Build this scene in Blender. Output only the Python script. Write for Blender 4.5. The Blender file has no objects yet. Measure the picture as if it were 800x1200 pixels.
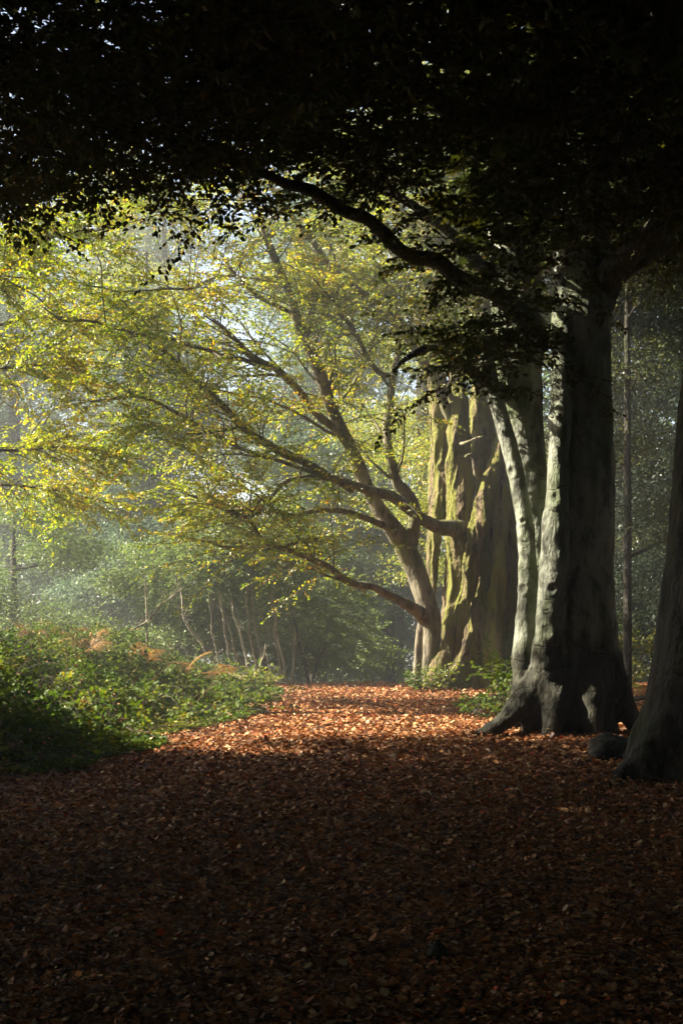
import bpy, math
import numpy as np
from mathutils import Matrix

# ------------------------------------------------------------------ camera, light, exposure
sc = bpy.context.scene
COL = sc.collection
R = math.radians
FPX, HZ, CAMZ = 1667.0, 760.0, 1.6
cam = bpy.data.cameras.new("camera")
cam.sensor_fit = 'VERTICAL'; cam.sensor_height = 36.0; cam.sensor_width = 24.0
cam.lens = 36.0 * FPX / 1200.0
cam.shift_y = (HZ - 600.0) / 1200.0
cam.clip_start = 0.1; cam.clip_end = 2000.0
camo = bpy.data.objects.new("camera", cam); COL.objects.link(camo)
camo.location = (0, 0, CAMZ); camo.rotation_euler = (R(90), 0, 0)
sc.camera = camo

SUN_AZ, SUN_EL = 88.0, 36.0           # azimuth to the left of straight ahead
w = bpy.data.worlds.new("World"); sc.world = w; w.use_nodes = True
nt = w.node_tree
bg = nt.nodes['Background']
sky = nt.nodes.new('ShaderNodeTexSky'); sky.sky_type = 'NISHITA'; sky.sun_disc = False
sky.sun_elevation = R(SUN_EL); sky.sun_rotation = R(-SUN_AZ); sky.dust_density = 3.0
nt.links.new(sky.outputs[0], bg.inputs[0]); bg.inputs[1].default_value = 0.06
sl = bpy.data.lights.new("sun", 'SUN'); sl.energy = 5.0; sl.angle = R(0.53); sl.color = (1.0, 0.91, 0.75)
so = bpy.data.objects.new("sun", sl); COL.objects.link(so)
SD = np.array([-math.sin(R(SUN_AZ)) * math.cos(R(SUN_EL)), math.cos(R(SUN_AZ)) * math.cos(R(SUN_EL)), math.sin(R(SUN_EL))])
from mathutils import Vector
so.rotation_euler = Vector(SD).to_track_quat('Z', 'Y').to_euler()
so.location = (-60, 30, 60)
vs = sc.view_settings
vs.view_transform = 'Standard'; vs.look = 'None'; vs.gamma = 1.0; vs.exposure = 2.5; vs.use_curve_mapping = False
HAZE_DENSITY = 0.0036
cy = sc.cycles
cy.max_bounces = 9; cy.diffuse_bounces = 4; cy.glossy_bounces = 2; cy.transmission_bounces = 7
cy.volume_bounces = 0; cy.transparent_max_bounces = 8
cy.use_denoising = True
cy.sample_clamp_indirect = 4.0

# ------------------------------------------------------------------ numeric helpers
def P(px, py, Y):
    return ((px - 400.0) * Y / FPX, Y, CAMZ + (HZ - py) * Y / FPX)

def hash3(i, j, k, seed):
    i, j, k = np.atleast_1d(i), np.atleast_1d(j), np.atleast_1d(k)
    h = (i * 374761393 + j * 668265263 + k * 2147483647 + seed * 1274126177) & 0xffffffff
    h = ((h ^ (h >> 13)) * 1274126177) & 0xffffffff
    h = ((h ^ (h >> 16)) * 2246822519) & 0xffffffff
    return ((h ^ (h >> 15)) & 0xffffff) / float(0xffffff)

def noise(p, seed=0):
    p = np.asarray(p, float)
    i = np.floor(p).astype(np.int64); f = p - i
    f = f * f * (3 - 2 * f)
    out = 0
    for a in (0, 1):
        for b in (0, 1):
            for c in (0, 1):
                wgt = (f[..., 0] if a else 1 - f[..., 0]) * (f[..., 1] if b else 1 - f[..., 1]) * (f[..., 2] if c else 1 - f[..., 2])
                out = out + wgt * hash3(i[..., 0] + a, i[..., 1] + b, i[..., 2] + c, seed)
    return out * 2 - 1

def unit(v):
    return v / np.maximum(np.linalg.norm(v, axis=-1, keepdims=True), 1e-9)

def ss(a, b, x):
    t = np.clip((x - a) / (b - a), 0, 1)
    return t * t * (3 - 2 * t)

def ground(x, y):
    x = np.asarray(x, float); y = np.asarray(y, float)
    yc = np.maximum(y, -2.0)
    z = 0.02 * np.minimum(yc, 34.0) + 0.005 * np.clip(yc - 34, 0, 2)
    z = z - 0.075 * np.clip(yc - 36, 0, 50)
    q = np.stack([x, y, x * 0], -1)
    z = z + 0.035 * noise(q * 0.45, 3) + 0.012 * noise(q * 1.7, 4)
    z = z + 0.45 * bank_in(x, y) + 0.10 * ss(1.5, 5.0, x) * ss(22, 14, y) * 0.3
    return z

BE_Y = np.array([0., 10., 14.2, 15., 16.3, 19.3, 22.5, 30., 33.5, 34.5, 36.])
BE_X = np.array([-9., -5.5, -3.6, -3.0, -2.5, -2.3, -1.8, -1.6, -1.8, -3.0, -9.])
def bank_d(x, y):
    q = np.stack([np.asarray(x, float), np.asarray(y, float), np.asarray(x, float) * 0], -1)
    e = np.interp(y, BE_Y, BE_X) + 0.35 * noise(q * 0.8, 8)
    return (e - x) * ss(9.0, 13.0, y)
def bank_in(x, y):
    return ss(0.0, 3.5, bank_d(x, y)) * ss(36, 32, np.asarray(y, float))

# ------------------------------------------------------------------ mesh helpers
class Acc:
    def __init__(s): s.V = []; s.F = []; s.M = []; s.n = 0
    def add(s, V, F, m=0):
        V = np.asarray(V, float).reshape(-1, 3); F = np.asarray(F, np.int64).reshape(-1, 4)
        if len(V) == 0: return
        s.V.append(V); s.F.append(F + s.n); s.M.append(np.full(len(F), m, np.int32)); s.n += len(V)

def mesh_from(name, V, F, M=None, smooth=True):
    me = bpy.data.meshes.new(name)
    V = np.ascontiguousarray(V, np.float32); F = np.ascontiguousarray(F, np.int32)
    me.vertices.add(len(V)); me.vertices.foreach_set('co', V.ravel())
    me.loops.add(F.size); me.loops.foreach_set('vertex_index', F.ravel())
    me.polygons.add(len(F)); me.polygons.foreach_set('loop_start', np.arange(0, F.size, F.shape[1], dtype=np.int32))
    if M is not None: me.polygons.foreach_set('material_index', M)
    me.polygons.foreach_set('use_smooth', np.full(len(F), smooth, bool))
    me.update(calc_edges=True)
    return me

def link(name, me, mats, parent=None, base=None):
    """one mesh object; vertices are given in world space and stored relative to the thing's base"""
    o = bpy.data.objects.new(name, me); COL.objects.link(o)
    for m in (mats if isinstance(mats, (list, tuple)) else [mats]): me.materials.append(m)
    if parent is not None: o.parent = parent
    return o

def build(name, acc, mats, parent=None, base=(0, 0, 0), smooth=True):
    V = np.concatenate(acc.V) - np.asarray(base, float); F = np.concatenate(acc.F); M = np.concatenate(acc.M)
    o = link(name, mesh_from(name, V, F, M, smooth), mats, parent)
    if parent is None: o.location = base
    return o

def thing(name, label, cat, base, group=None):
    o = bpy.data.objects.new(name, None); COL.objects.link(o); o.location = base
    o.empty_display_size = 0.3
    return tag(o, label, cat, group)

def tag(o, label=None, cat=None, group=None, kind=None):
    if label: o['label'] = label
    if cat: o['category'] = cat
    if group: o['group'] = group
    if kind: o['kind'] = kind
    return o

def resample(pts, n):
    """Catmull-Rom through control rows (any columns)"""
    p = np.asarray(pts, float)
    d = np.r_[0, np.cumsum(np.linalg.norm(np.diff(p[:, :3], axis=0), axis=1))]
    pe = np.vstack([2 * p[0] - p[1], p, 2 * p[-1] - p[-2]])
    t = np.linspace(0, d[-1], n)
    k = np.clip(np.searchsorted(d, t, side='right') - 1, 0, len(p) - 2)
    u = ((t - d[k]) / np.maximum(d[k + 1] - d[k], 1e-9))[:, None]
    a, b, c, e = pe[k], pe[k + 1], pe[k + 2], pe[k + 3]
    return 0.5 * ((2 * b) + (-a + c) * u + (2 * a - 5 * b + 4 * c - e) * u ** 2 + (-a + 3 * b - 3 * c + e) * u ** 3)

def frames(path):
    t = unit(np.gradient(path, axis=0))
    ref = np.array([0.31, 0.95, 0.1]) if abs(t[:, 1]).mean() < 0.75 else np.array([0.1, 0.1, 1.0])
    u = unit(np.cross(np.broadcast_to(ref, t.shape), t)); v = np.cross(t, u)
    return t, u, v

def tube(acc, path, rad, seg=10, bump=0.0, seed=0, m=0, cap=True):
    path = np.asarray(path, float); rad = np.asarray(rad, float)
    n = len(path); t, u, v = frames(path)
    a = np.linspace(0, 2 * math.pi, seg, endpoint=False)
    dirs = u[:, None] * np.cos(a)[None, :, None] + v[:, None] * np.sin(a)[None, :, None]
    rr = rad[:, None] * np.ones(seg)
    if bump:
        q = path[:, None] + dirs * rad[:, None, None]
        rr = rr * (1 + bump * noise(q / np.maximum(rad.mean() * 1.6, .02), seed))
    V = path[:, None] + dirs * rr[..., None]
    V = V.reshape(-1, 3)
    i = np.arange(n - 1)[:, None] * seg; j = np.arange(seg)[None]; j2 = (j + 1) % seg
    F = np.stack([i + j, i + j2, i + seg + j2, i + seg + j], -1).reshape(-1, 4)
    if cap:
        e = len(V)
        V = np.vstack([V, path[0] - t[0] * rad[0] * .3, path[-1] + t[-1] * rad[-1] * .3])
        jj = np.arange(0, seg, 2)
        F0 = np.stack([np.full_like(jj, e), (jj + 2) % seg, (jj + 1) % seg, jj], -1)
        o = (n - 1) * seg
        F1 = np.stack([np.full_like(jj, e + 1), o + jj, o + (jj + 1) % seg, o + (jj + 2) % seg], -1)
        F = np.vstack([F, F0, F1])
    acc.add(V, F, m)

def prisms(acc, A, rad, S=3, m=0):
    """many thin branches at once: A (M,R,3), rad (M,R)"""
    Mn, Rn, _ = A.shape
    t = unit(np.gradient(A, axis=1))
    ref = np.broadcast_to(np.array([0.2, 0.3, 1.0]), t.shape)
    u = unit(np.cross(ref, t)); v = np.cross(t, u)
    a = np.linspace(0, 2 * math.pi, S, endpoint=False)
    V = A[:, :, None] + rad[:, :, None, None] * (u[:, :, None] * np.cos(a)[:, None] + v[:, :, None] * np.sin(a)[:, None])
    base = (np.arange(Mn) * Rn * S)[:, None, None]
    i = (np.arange(Rn - 1) * S)[None, :, None]; j = np.arange(S)[None, None]; j2 = (j + 1) % S
    F = np.stack([base + i + j, base + i + j2, base + i + S + j2, base + i + S + j], -1)
    acc.add(V.reshape(-1, 3), F.reshape(-1, 4), m)

def leaves(acc, C, D, N, L, wid=0.55, m=0, fold=0.25, simple=False, curl=0.12):
    """C base points, D blade direction, N blade normal, L blade length"""
    D = unit(D); S = unit(np.cross(D, N)); N = np.cross(S, D)
    L = np.broadcast_to(np.asarray(L, float), (len(C),))[:, None]
    W = L * wid * 0.5
    n = len(C)
    if simple:
        V = np.stack([C, C + D * L * .5 + S * W + N * W * fold, C + D * L - N * L * curl, C + D * L * .5 - S * W + N * W * fold], 1)
        F = np.arange(4 * n).reshape(n, 4)
    else:
        V = np.stack([C, C + D * L * .32 + S * W + N * W * fold, C + D * L * .68 + S * W * .86 + N * (W * fold - L * curl * .4),
                      C + D * L - N * L * curl, C + D * L * .68 - S * W * .86 + N * (W * fold - L * curl * .4),
                      C + D * L * .32 - S * W + N * W * fold], 1)
        b = (np.arange(n) * 6)[:, None]
        F = np.stack([b + np.array([0, 1, 2, 3]), b + np.array([0, 3, 4, 5])], 1).reshape(-1, 4)
    acc.add(V.reshape(-1, 3), F, m)

def branchlets(acc, P0, D, L, T, K, leaf, rng, r0=0.008, droop=0.15, keep=0.9, flat=0.9, tw=0.36, lm=0, bm=1, jit=0.55, bare=False, wid=0.55, simple=False):
    """sprays: each branchlet carries T twigs, each twig K leaves set in one plane"""
    n = len(P0)
    if n == 0: return
    D = unit(D); up = np.array([0, 0, 1.0]); L = np.broadcast_to(L, (n,))
    side = unit(np.cross(D, up + 1e-6)); bend = rng.normal(0, .18, (n, 1))
    def pos(s):     # s (n,k)
        s = s[..., None]; Lx = L[:, None, None]
        return P0[:, None] + D[:, None] * Lx * s + side[:, None] * (bend[:, None] * Lx) * s ** 2 - up * Lx * droop * s ** 2
    s = np.broadcast_to(np.linspace(0, 1, 6), (n, 6))
    A = pos(s)
    rr = np.broadcast_to(np.asarray(r0, float), (n,))[:, None] * np.linspace(1, .25, 6)[None]
    prisms(acc, A, np.maximum(rr, .0016), 4, bm)
    st = np.clip(np.linspace(.12, 1, T)[None] + rng.normal(0, .03, (n, T)), .05, 1)
    tp = pos(st)
    tan = unit(D[:, None] + 2 * side[:, None] * bend[:, None] * st[..., None] - 2 * up * droop * st[..., None])
    sg = np.where(np.arange(T) % 2 == 0, 1, -1)[None, :, None] * np.where(rng.random((n, 1, 1)) < .5, 1, -1)
    ang = rng.uniform(.55, 1.05, (n, T, 1)); ang[:, -1] *= .1
    td = unit(tan * np.cos(ang) + side[:, None] * sg * np.sin(ang) + up * rng.normal(0, .22 * flat, (n, T, 1)))
    tl = (L[:, None] * tw * (1.15 - .65 * st) * rng.uniform(.65, 1.25, (n, T)))
    tp = tp.reshape(-1, 3); td = td.reshape(-1, 3); tl = tl.reshape(-1)
    u3 = np.array([0, .5, 1.0])
    TA = tp[:, None] + td[:, None] * tl[:, None, None] * u3[:, None] - up * (tl[:, None, None] * .12 * u3[:, None] ** 2)
    prisms(acc, TA, np.broadcast_to(np.array([.0032, .0022, .0012]), (len(tp), 3)), 3, bm)
    if bare: return
    m_ = len(tp)
    u = np.clip(np.linspace(.08, 1, K)[None] + rng.normal(0, .04, (m_, K)), 0, 1.02)
    lp = tp[:, None] + td[:, None] * tl[:, None, None] * u[..., None] - up * (tl[:, None, None] * .12 * u[..., None] ** 2)
    pn = unit(up + rng.normal(0, jit, (m_, 1, 3)))
    cr = unit(np.cross(pn, np.broadcast_to(td[:, None], (m_, 1, 3))))
    sgn = np.where(np.arange(K) % 2 == 0, 1, -1)[None, :, None]
    la = rng.uniform(.6, 1.15, (m_, K, 1)); la[:, -1] *= .2
    ld = unit(td[:, None] * np.cos(la) + cr * sgn * np.sin(la) + rng.normal(0, .16, (m_, K, 3)) - up * .12)
    ln = unit(np.broadcast_to(pn, ld.shape) + rng.normal(0, .5, ld.shape))
    lp = lp.reshape(-1, 3); ld = ld.reshape(-1, 3); ln = ln.reshape(-1, 3)
    k = rng.random(len(lp)) < keep
    lp, ld, ln = lp[k], ld[k], ln[k]
    leaves(acc, lp, ld, ln, leaf * rng.uniform(.65, 1.15, len(lp)), m=lm, wid=wid, simple=simple)

# ------------------------------------------------------------------ materials
def newmat(name):
    m = bpy.data.materials.new(name); m.use_nodes = True
    n = m.node_tree.nodes; n.clear()
    return m, n, m.node_tree.links

def ramp(n, stops, interp='LINEAR'):
    r = n.new('ShaderNodeValToRGB'); e = r.color_ramp.elements
    r.color_ramp.interpolation = interp
    while len(e) > 1: e.remove(e[0])
    e[0].position = stops[0][0]; e[0].color = (*stops[0][1], 1)
    for p, c in stops[1:]:
        x = e.new(p); x.color = (*c, 1)
    return r

def leafmat(name, stops, trans=0.45, tcol=1.25, rough=0.45, clump=0.35, cscale=0.6, spec=0.06):
    m, n, l = newmat(name)
    g = n.new('ShaderNodeNewGeometry'); tc = n.new('ShaderNodeTexCoord')
    nz = n.new('ShaderNodeTexNoise'); nz.inputs['Scale'].default_value = cscale; nz.inputs['Detail'].default_value = 2
    l.new(tc.outputs['Object'], nz.inputs['Vector'])
    mx = n.new('ShaderNodeMix'); mx.data_type = 'FLOAT'; mx.inputs[0].default_value = clump
    mp = n.new('ShaderNodeMapRange'); mp.inputs[1].default_value = .3; mp.inputs[2].default_value = .7
    l.new(nz.outputs[0], mp.inputs[0])
    l.new(g.outputs['Random Per Island'], mx.inputs[2]); l.new(mp.outputs[0], mx.inputs[3])
    rp = ramp(n, stops); l.new(mx.outputs[0], rp.inputs[0])
    d = n.new('ShaderNodeBsdfDiffuse'); l.new(rp.outputs[0], d.inputs[0])
    t = n.new('ShaderNodeBsdfTranslucent')
    hs = n.new('ShaderNodeHueSaturation'); hs.inputs['Saturation'].default_value = 1.12; hs.inputs['Value'].default_value = tcol
    l.new(rp.outputs[0], hs.inputs['Color']); l.new(hs.outputs[0], t.inputs[0])
    a = n.new('ShaderNodeMixShader'); a.inputs[0].default_value = trans
    l.new(d.outputs[0], a.inputs[1]); l.new(t.outputs[0], a.inputs[2])
    gl = n.new('ShaderNodeBsdfGlossy'); gl.inputs['Roughness'].default_value = rough
    b = n.new('ShaderNodeMixShader'); b.inputs[0].default_value = spec
    l.new(a.outputs[0], b.inputs[1]); l.new(gl.outputs[0], b.inputs[2])
    o = n.new('ShaderNodeOutputMaterial'); l.new(b.outputs[0], o.inputs['Surface'])
    return m

def barkmat(name, base, dark, moss, moss_amt=0.5, vert=6.0, bump=0.35, wrinkle=0.0, fine=1.0, foot=0.0, streak=.35):
    m, n, l = newmat(name)
    tc = n.new('ShaderNodeTexCoord')
    mp = n.new('ShaderNodeMapping'); mp.inputs['Scale'].default_value = (1, 1, 1.0 / vert)
    l.new(tc.outputs['Object'], mp.inputs[0])
    n1 = n.new('ShaderNodeTexNoise'); n1.inputs['Scale'].default_value = 5 * fine; n1.inputs['Detail'].default_value = 8; n1.inputs['Roughness'].default_value = .65
    l.new(mp.outputs[0], n1.inputs['Vector'])
    r1 = ramp(n, [(.40, dark), (.52, base), (.72, tuple(min(1, c * 1.3) for c in base))]); l.new(n1.outputs[0], r1.inputs[0])
    n2 = n.new('ShaderNodeTexNoise'); n2.inputs['Scale'].default_value = 1.6; n2.inputs['Detail'].default_value = 6; n2.inputs['Roughness'].default_value = .6
    mp2 = n.new('ShaderNodeMapping'); mp2.inputs['Scale'].default_value = (1.6 if streak > .3 else 3.0, 1.6 if streak > .3 else 3.0, streak); l.new(tc.outputs['Object'], mp2.inputs[0])
    l.new(mp2.outputs[0], n2.inputs['Vector'])
    c2 = n.new('ShaderNodeMapRange'); c2.inputs[1].default_value = .62 - .3 * moss_amt; c2.inputs[2].default_value = .72 - .2 * moss_amt; c2.inputs[4].default_value = .9
    l.new(n2.outputs[0], c2.inputs[0])
    mx = n.new('ShaderNodeMix'); mx.data_type = 'RGBA'
    l.new(c2.outputs[0], mx.inputs[0]); l.new(r1.outputs[0], mx.inputs[6]); mx.inputs[7].default_value = (*moss, 1)
    col = mx.outputs[2]
    n3 = n.new('ShaderNodeTexNoise'); n3.inputs['Scale'].default_value = 26 * fine; n3.inputs['Detail'].default_value = 6
    mp3 = n.new('ShaderNodeMapping'); mp3.inputs['Scale'].default_value = (1, 1, .45); l.new(tc.outputs['Object'], mp3.inputs[0]); l.new(mp3.outputs[0], n3.inputs['Vector'])
    h = n.new('ShaderNodeMath'); h.operation = 'MULTIPLY_ADD'; h.inputs[1].default_value = .45
    l.new(n3.outputs[0], h.inputs[0]); l.new(n1.outputs[0], h.inputs[2])
    hout = h.outputs[0]
    if wrinkle:
        # old branch scars and horizontal creases of smooth bark
        mp4 = n.new('ShaderNodeMapping'); mp4.inputs['Scale'].default_value = (1.1, 1.1, 3.2); l.new(tc.outputs['Object'], mp4.inputs[0])
        vo = n.new('ShaderNodeTexVoronoi'); vo.feature = 'DISTANCE_TO_EDGE'; vo.inputs['Scale'].default_value = 1.1
        nd = n.new('ShaderNodeTexNoise'); nd.inputs['Scale'].default_value = 3.0; nd.inputs['Detail'].default_value = 4; l.new(mp4.outputs[0], nd.inputs['Vector'])
        ad = n.new('ShaderNodeMix'); ad.data_type = 'VECTOR'; ad.inputs[0].default_value = .3
        l.new(mp4.outputs[0], ad.inputs[4]); l.new(nd.outputs[1], ad.inputs[5]); l.new(ad.outputs[1], vo.inputs['Vector'])
        cr = n.new('ShaderNodeMapRange'); cr.inputs[1].default_value = .0; cr.inputs[2].default_value = .03; cr.inputs[3].default_value = wrinkle; cr.inputs[4].default_value = 0
        l.new(vo.outputs['Distance'], cr.inputs[0])
        gate = n.new('ShaderNodeMapRange'); gate.inputs[1].default_value = .5; gate.inputs[2].default_value = .6
        l.new(n2.outputs[0], gate.inputs[0])
        gm = n.new('ShaderNodeMath'); gm.operation = 'MULTIPLY'; l.new(cr.outputs[0], gm.inputs[0]); l.new(gate.outputs[0], gm.inputs[1])
        mk = n.new('ShaderNodeMix'); mk.data_type = 'RGBA'; l.new(gm.outputs[0], mk.inputs[0]); l.new(col, mk.inputs[6]); mk.inputs[7].default_value = (.03, .026, .022, 1)
        col = mk.outputs[2]
        sb = n.new('ShaderNodeMath'); sb.operation = 'SUBTRACT'; l.new(hout, sb.inputs[0]); l.new(gm.outputs[0], sb.inputs[1]); hout = sb.outputs[0]
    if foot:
        # shade at the tree's foot put into the colour as a ragged dark band
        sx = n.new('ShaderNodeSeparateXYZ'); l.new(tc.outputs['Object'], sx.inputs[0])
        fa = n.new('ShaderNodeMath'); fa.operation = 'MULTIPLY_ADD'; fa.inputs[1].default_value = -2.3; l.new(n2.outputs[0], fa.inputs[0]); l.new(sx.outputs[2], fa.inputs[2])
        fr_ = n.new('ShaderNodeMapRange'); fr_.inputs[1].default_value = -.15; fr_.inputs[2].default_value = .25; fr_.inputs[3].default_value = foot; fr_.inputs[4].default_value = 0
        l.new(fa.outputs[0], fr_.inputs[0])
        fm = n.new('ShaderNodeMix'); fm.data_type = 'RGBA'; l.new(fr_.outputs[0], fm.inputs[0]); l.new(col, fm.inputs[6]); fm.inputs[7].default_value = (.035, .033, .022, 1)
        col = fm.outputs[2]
    bp = n.new('ShaderNodeBump'); bp.inputs['Strength'].default_value = bump; bp.inputs['Distance'].default_value = .16
    l.new(hout, bp.inputs['Height'])
    pr = n.new('ShaderNodeBsdfPrincipled'); pr.inputs['Roughness'].default_value = .85; pr.inputs['Specular IOR Level'].default_value = .25
    l.new(col, pr.inputs['Base Color']); l.new(bp.outputs[0], pr.inputs['Normal'])
    o = n.new('ShaderNodeOutputMaterial'); l.new(pr.outputs[0], o.inputs['Surface'])
    return m

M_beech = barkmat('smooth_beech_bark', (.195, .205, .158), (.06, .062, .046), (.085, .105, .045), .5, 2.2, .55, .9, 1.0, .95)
M_mossy = barkmat('mossy_bark', (.19, .14, .078), (.020, .016, .011), (.18, .185, .03), .72, 6, 1.0, 0, 1.6, 0, .22)
M_limb = barkmat('limb_bark', (.19, .165, .115), (.06, .05, .038), (.12, .125, .04), .5, 3, .5)
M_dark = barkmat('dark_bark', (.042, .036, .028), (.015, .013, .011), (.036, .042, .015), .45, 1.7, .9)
M_pale = barkmat('pale_bark', (.30, .27, .20), (.12, .10, .075), (.20, .20, .09), .25, 4, .4)
M_twig = barkmat('twig_bark', (.075, .06, .048), (.04, .033, .026), (.07, .07, .03), .2, 2, .2)

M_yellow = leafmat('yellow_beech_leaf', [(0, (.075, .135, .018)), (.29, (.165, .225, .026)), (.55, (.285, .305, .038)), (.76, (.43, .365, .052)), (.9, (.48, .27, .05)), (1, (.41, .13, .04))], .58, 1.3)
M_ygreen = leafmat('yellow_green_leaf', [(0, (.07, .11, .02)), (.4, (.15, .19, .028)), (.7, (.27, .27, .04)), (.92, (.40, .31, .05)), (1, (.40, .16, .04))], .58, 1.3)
M_canopy = leafmat('shaded_beech_leaf', [(0, (.022, .034, .008)), (.5, (.04, .052, .010)), (.85, (.08, .075, .012)), (1, (.17, .09, .015))], .2, 1.0, .6, .35, .6, .015)  # same beech leaf darkened; the canopy's shade is put into this colour
M_blue = leafmat('evergreen_leaf', [(0, (.042, .078, .042)), (.5, (.085, .135, .070)), (1, (.17, .21, .10))], .40, 1.25, .45, .4, .5, .035)
M_holly = leafmat('holly_leaf', [(0, (.014, .026, .014)), (.6, (.024, .040, .020)), (.93, (.05, .062, .03)), (1, (.16, .11, .02))], .15, 1.0, .4, .3, .6, .02)
M_mid = leafmat('hazel_leaf', [(0, (.06, .10, .03)), (.5, (.12, .175, .05)), (.9, (.21, .235, .055)), (1, (.31, .26, .05))], .45, 1.2, .5, .35, .6, .03)
M_bramble = leafmat('bramble_leaf', [(0, (.028, .052, .010)), (.35, (.055, .095, .014)), (.62, (.095, .135, .018)), (.8, (.17, .18, .026)), (.92, (.27, .21, .03)), (1, (.36, .17, .04))], .38, 1.25, .55, .55, .9, .015)
M_bracken = leafmat('bronze_bracken', [(0, (.15, .085, .035)), (.5, (.28, .15, .055)), (.85, (.36, .23, .085)), (1, (.22, .20, .05))], .4, 1.2, .6, .3, 1, .02)
M_litter = leafmat('fallen_leaf', [(0, (.055, .021, .012)), (.18, (.14, .050, .022)), (.42, (.28, .105, .038)), (.64, (.38, .175, .068)), (.79, (.42, .245, .115)), (.88, (.46, .33, .18)), (.93, (.48, .14, .028)), (.97, (.48, .055, .02)), (1, (.48, .34, .055))], .10, 1.0, .45, .10, .5, .03)

def soilmat():
    m, n, l = newmat('leaf_mould')
    tc = n.new('ShaderNodeTexCoord')
    v = n.new('ShaderNodeTexVoronoi'); v.inputs['Scale'].default_value = 16; v.inputs['Randomness'].default_value = 1
    l.new(tc.outputs['Object'], v.inputs['Vector'])
    sp = n.new('ShaderNodeSeparateColor'); l.new(v.outputs['Color'], sp.inputs[0])
    r = ramp(n, [(0, (.035, .018, .012)), (.5, (.10, .048, .026)), (.8, (.20, .10, .05)), (1, (.28, .15, .07))]); l.new(sp.outputs[0], r.inputs[0])
    nz = n.new('ShaderNodeTexNoise'); nz.inputs['Scale'].default_value = 30; nz.inputs['Detail'].default_value = 6; l.new(tc.outputs['Object'], nz.inputs['Vector'])
    bp = n.new('ShaderNodeBump'); bp.inputs['Strength'].default_value = .8; bp.inputs['Distance'].default_value = .03; l.new(nz.outputs[0], bp.inputs['Height'])
    pr = n.new('ShaderNodeBsdfPrincipled'); pr.inputs['Roughness'].default_value = .9; pr.inputs['Specular IOR Level'].default_value = .2
    l.new(r.outputs[0], pr.inputs['Base Color']); l.new(bp.outputs[0], pr.inputs['Normal'])
    o = n.new('ShaderNodeOutputMaterial'); l.new(pr.outputs[0], o.inputs['Surface'])
    return m
M_soil = soilmat()

# ------------------------------------------------------------------ setting: ground, haze
gx = np.r_[np.linspace(-300, -30, 14)[:-1], np.linspace(-30, -14, 17)[:-1], np.arange(-14, 14.01, .2), np.linspace(14, 30, 17)[1:], np.linspace(30, 300, 14)[1:]]
gy = np.r_[np.linspace(-300, -10, 14)[:-1], np.linspace(-10, 4, 15)[:-1], np.arange(4, 40.01, .2), np.linspace(40, 90, 51)[1:], np.linspace(90, 400, 14)[1:]]
GX, GY = np.meshgrid(gx, gy)
GV = np.stack([GX, GY, ground(GX, GY)], -1).reshape(-1, 3)
nx, ny = len(gx), len(gy)
ii = (np.arange(ny - 1)[:, None] * nx + np.arange(nx - 1)[None]).ravel()
o = link('ground', mesh_from('ground', GV, np.stack([ii, ii + 1, ii + nx + 1, ii + nx], -1)), M_soil)
tag(o, 'woodland floor rising gently to a crest under fallen leaves', 'ground', kind='structure')

hz = Acc()
X0, X1, Y0, Y1, Z0, Z1 = -320, 320, -320, 420, -7.0, 27.0
hv = [(X0, Y0, Z0), (X1, Y0, Z0), (X1, Y1, Z0), (X0, Y1, Z0), (X0, Y0, Z1), (X1, Y0, Z1), (X1, Y1, Z1), (X0, Y1, Z1)]
hz.add(hv, [(0, 3, 2, 1), (4, 5, 6, 7), (0, 1, 5, 4), (1, 2, 6, 5), (2, 3, 7, 6), (3, 0, 4, 7)])
mh, n, l = newmat('haze')
pv = n.new('ShaderNodeVolumePrincipled')
pv.inputs['Color'].default_value = (.95, .97, .94, 1); pv.inputs['Density'].default_value = HAZE_DENSITY
pv.inputs['Anisotropy'].default_value = .45
for k in ('Density Attribute', 'Color Attribute', 'Temperature Attribute'):
    if k in pv.inputs: pv.inputs[k].default_value = ''
on = n.new('ShaderNodeOutputMaterial'); l.new(pv.outputs[0], on.inputs['Volume'])
mh.cycles.homogeneous_volume = True
o = build('haze', hz, mh, smooth=False)
tag(o, 'pale morning mist hanging between the trees', 'haze', kind='stuff')

# ------------------------------------------------------------------ tree building
def px_tube(acc, rows, n=60, seg=14, bump=.05, seed=0):
    """rows of photograph position, distance and radius; turned into a stem at real size"""
    pts = [(*P(a, b, Y), r * Y / FPX) for a, b, Y, r in rows]
    q = resample(pts, n)
    tube(acc, q[:, :3], np.maximum(q[:, 3], .008), seg, bump, seed)
    return q[:, :3], q[:, 3]

def fuse(name, acc, voxel, disp, mat, parent, base, smooth_it=6):
    me = mesh_from('raw', np.concatenate(acc.V), np.concatenate(acc.F))
    ob = bpy.data.objects.new('raw', me); COL.objects.link(ob)
    md = ob.modifiers.new('r', 'REMESH'); md.mode = 'VOXEL'; md.voxel_size = voxel; md.use_smooth_shade = True
    if smooth_it:
        s = ob.modifiers.new('s', 'SMOOTH'); s.factor = .5; s.iterations = smooth_it
    dg = bpy.context.evaluated_depsgraph_get()
    m2 = bpy.data.meshes.new_from_object(ob.evaluated_get(dg))
    bpy.data.objects.remove(ob); bpy.data.meshes.remove(me)
    nv = len(m2.vertices)
    co = np.empty(nv * 3, np.float32); m2.vertices.foreach_get('co', co); co = co.reshape(-1, 3).astype(float)
    no = np.empty(nv * 3, np.float32); m2.vertex_normals.foreach_get('vector', no); no = no.reshape(-1, 3)
    co = co + no * disp(co)[:, None]
    co -= np.asarray(base)
    m2.vertices.foreach_set('co', co.astype(np.float32).ravel())
    m2.polygons.foreach_set('use_smooth', np.ones(len(m2.polygons), bool))
    m2.update(); m2.name = name
    m2.materials.clear()
    return link(name, m2, mat, parent)

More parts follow.
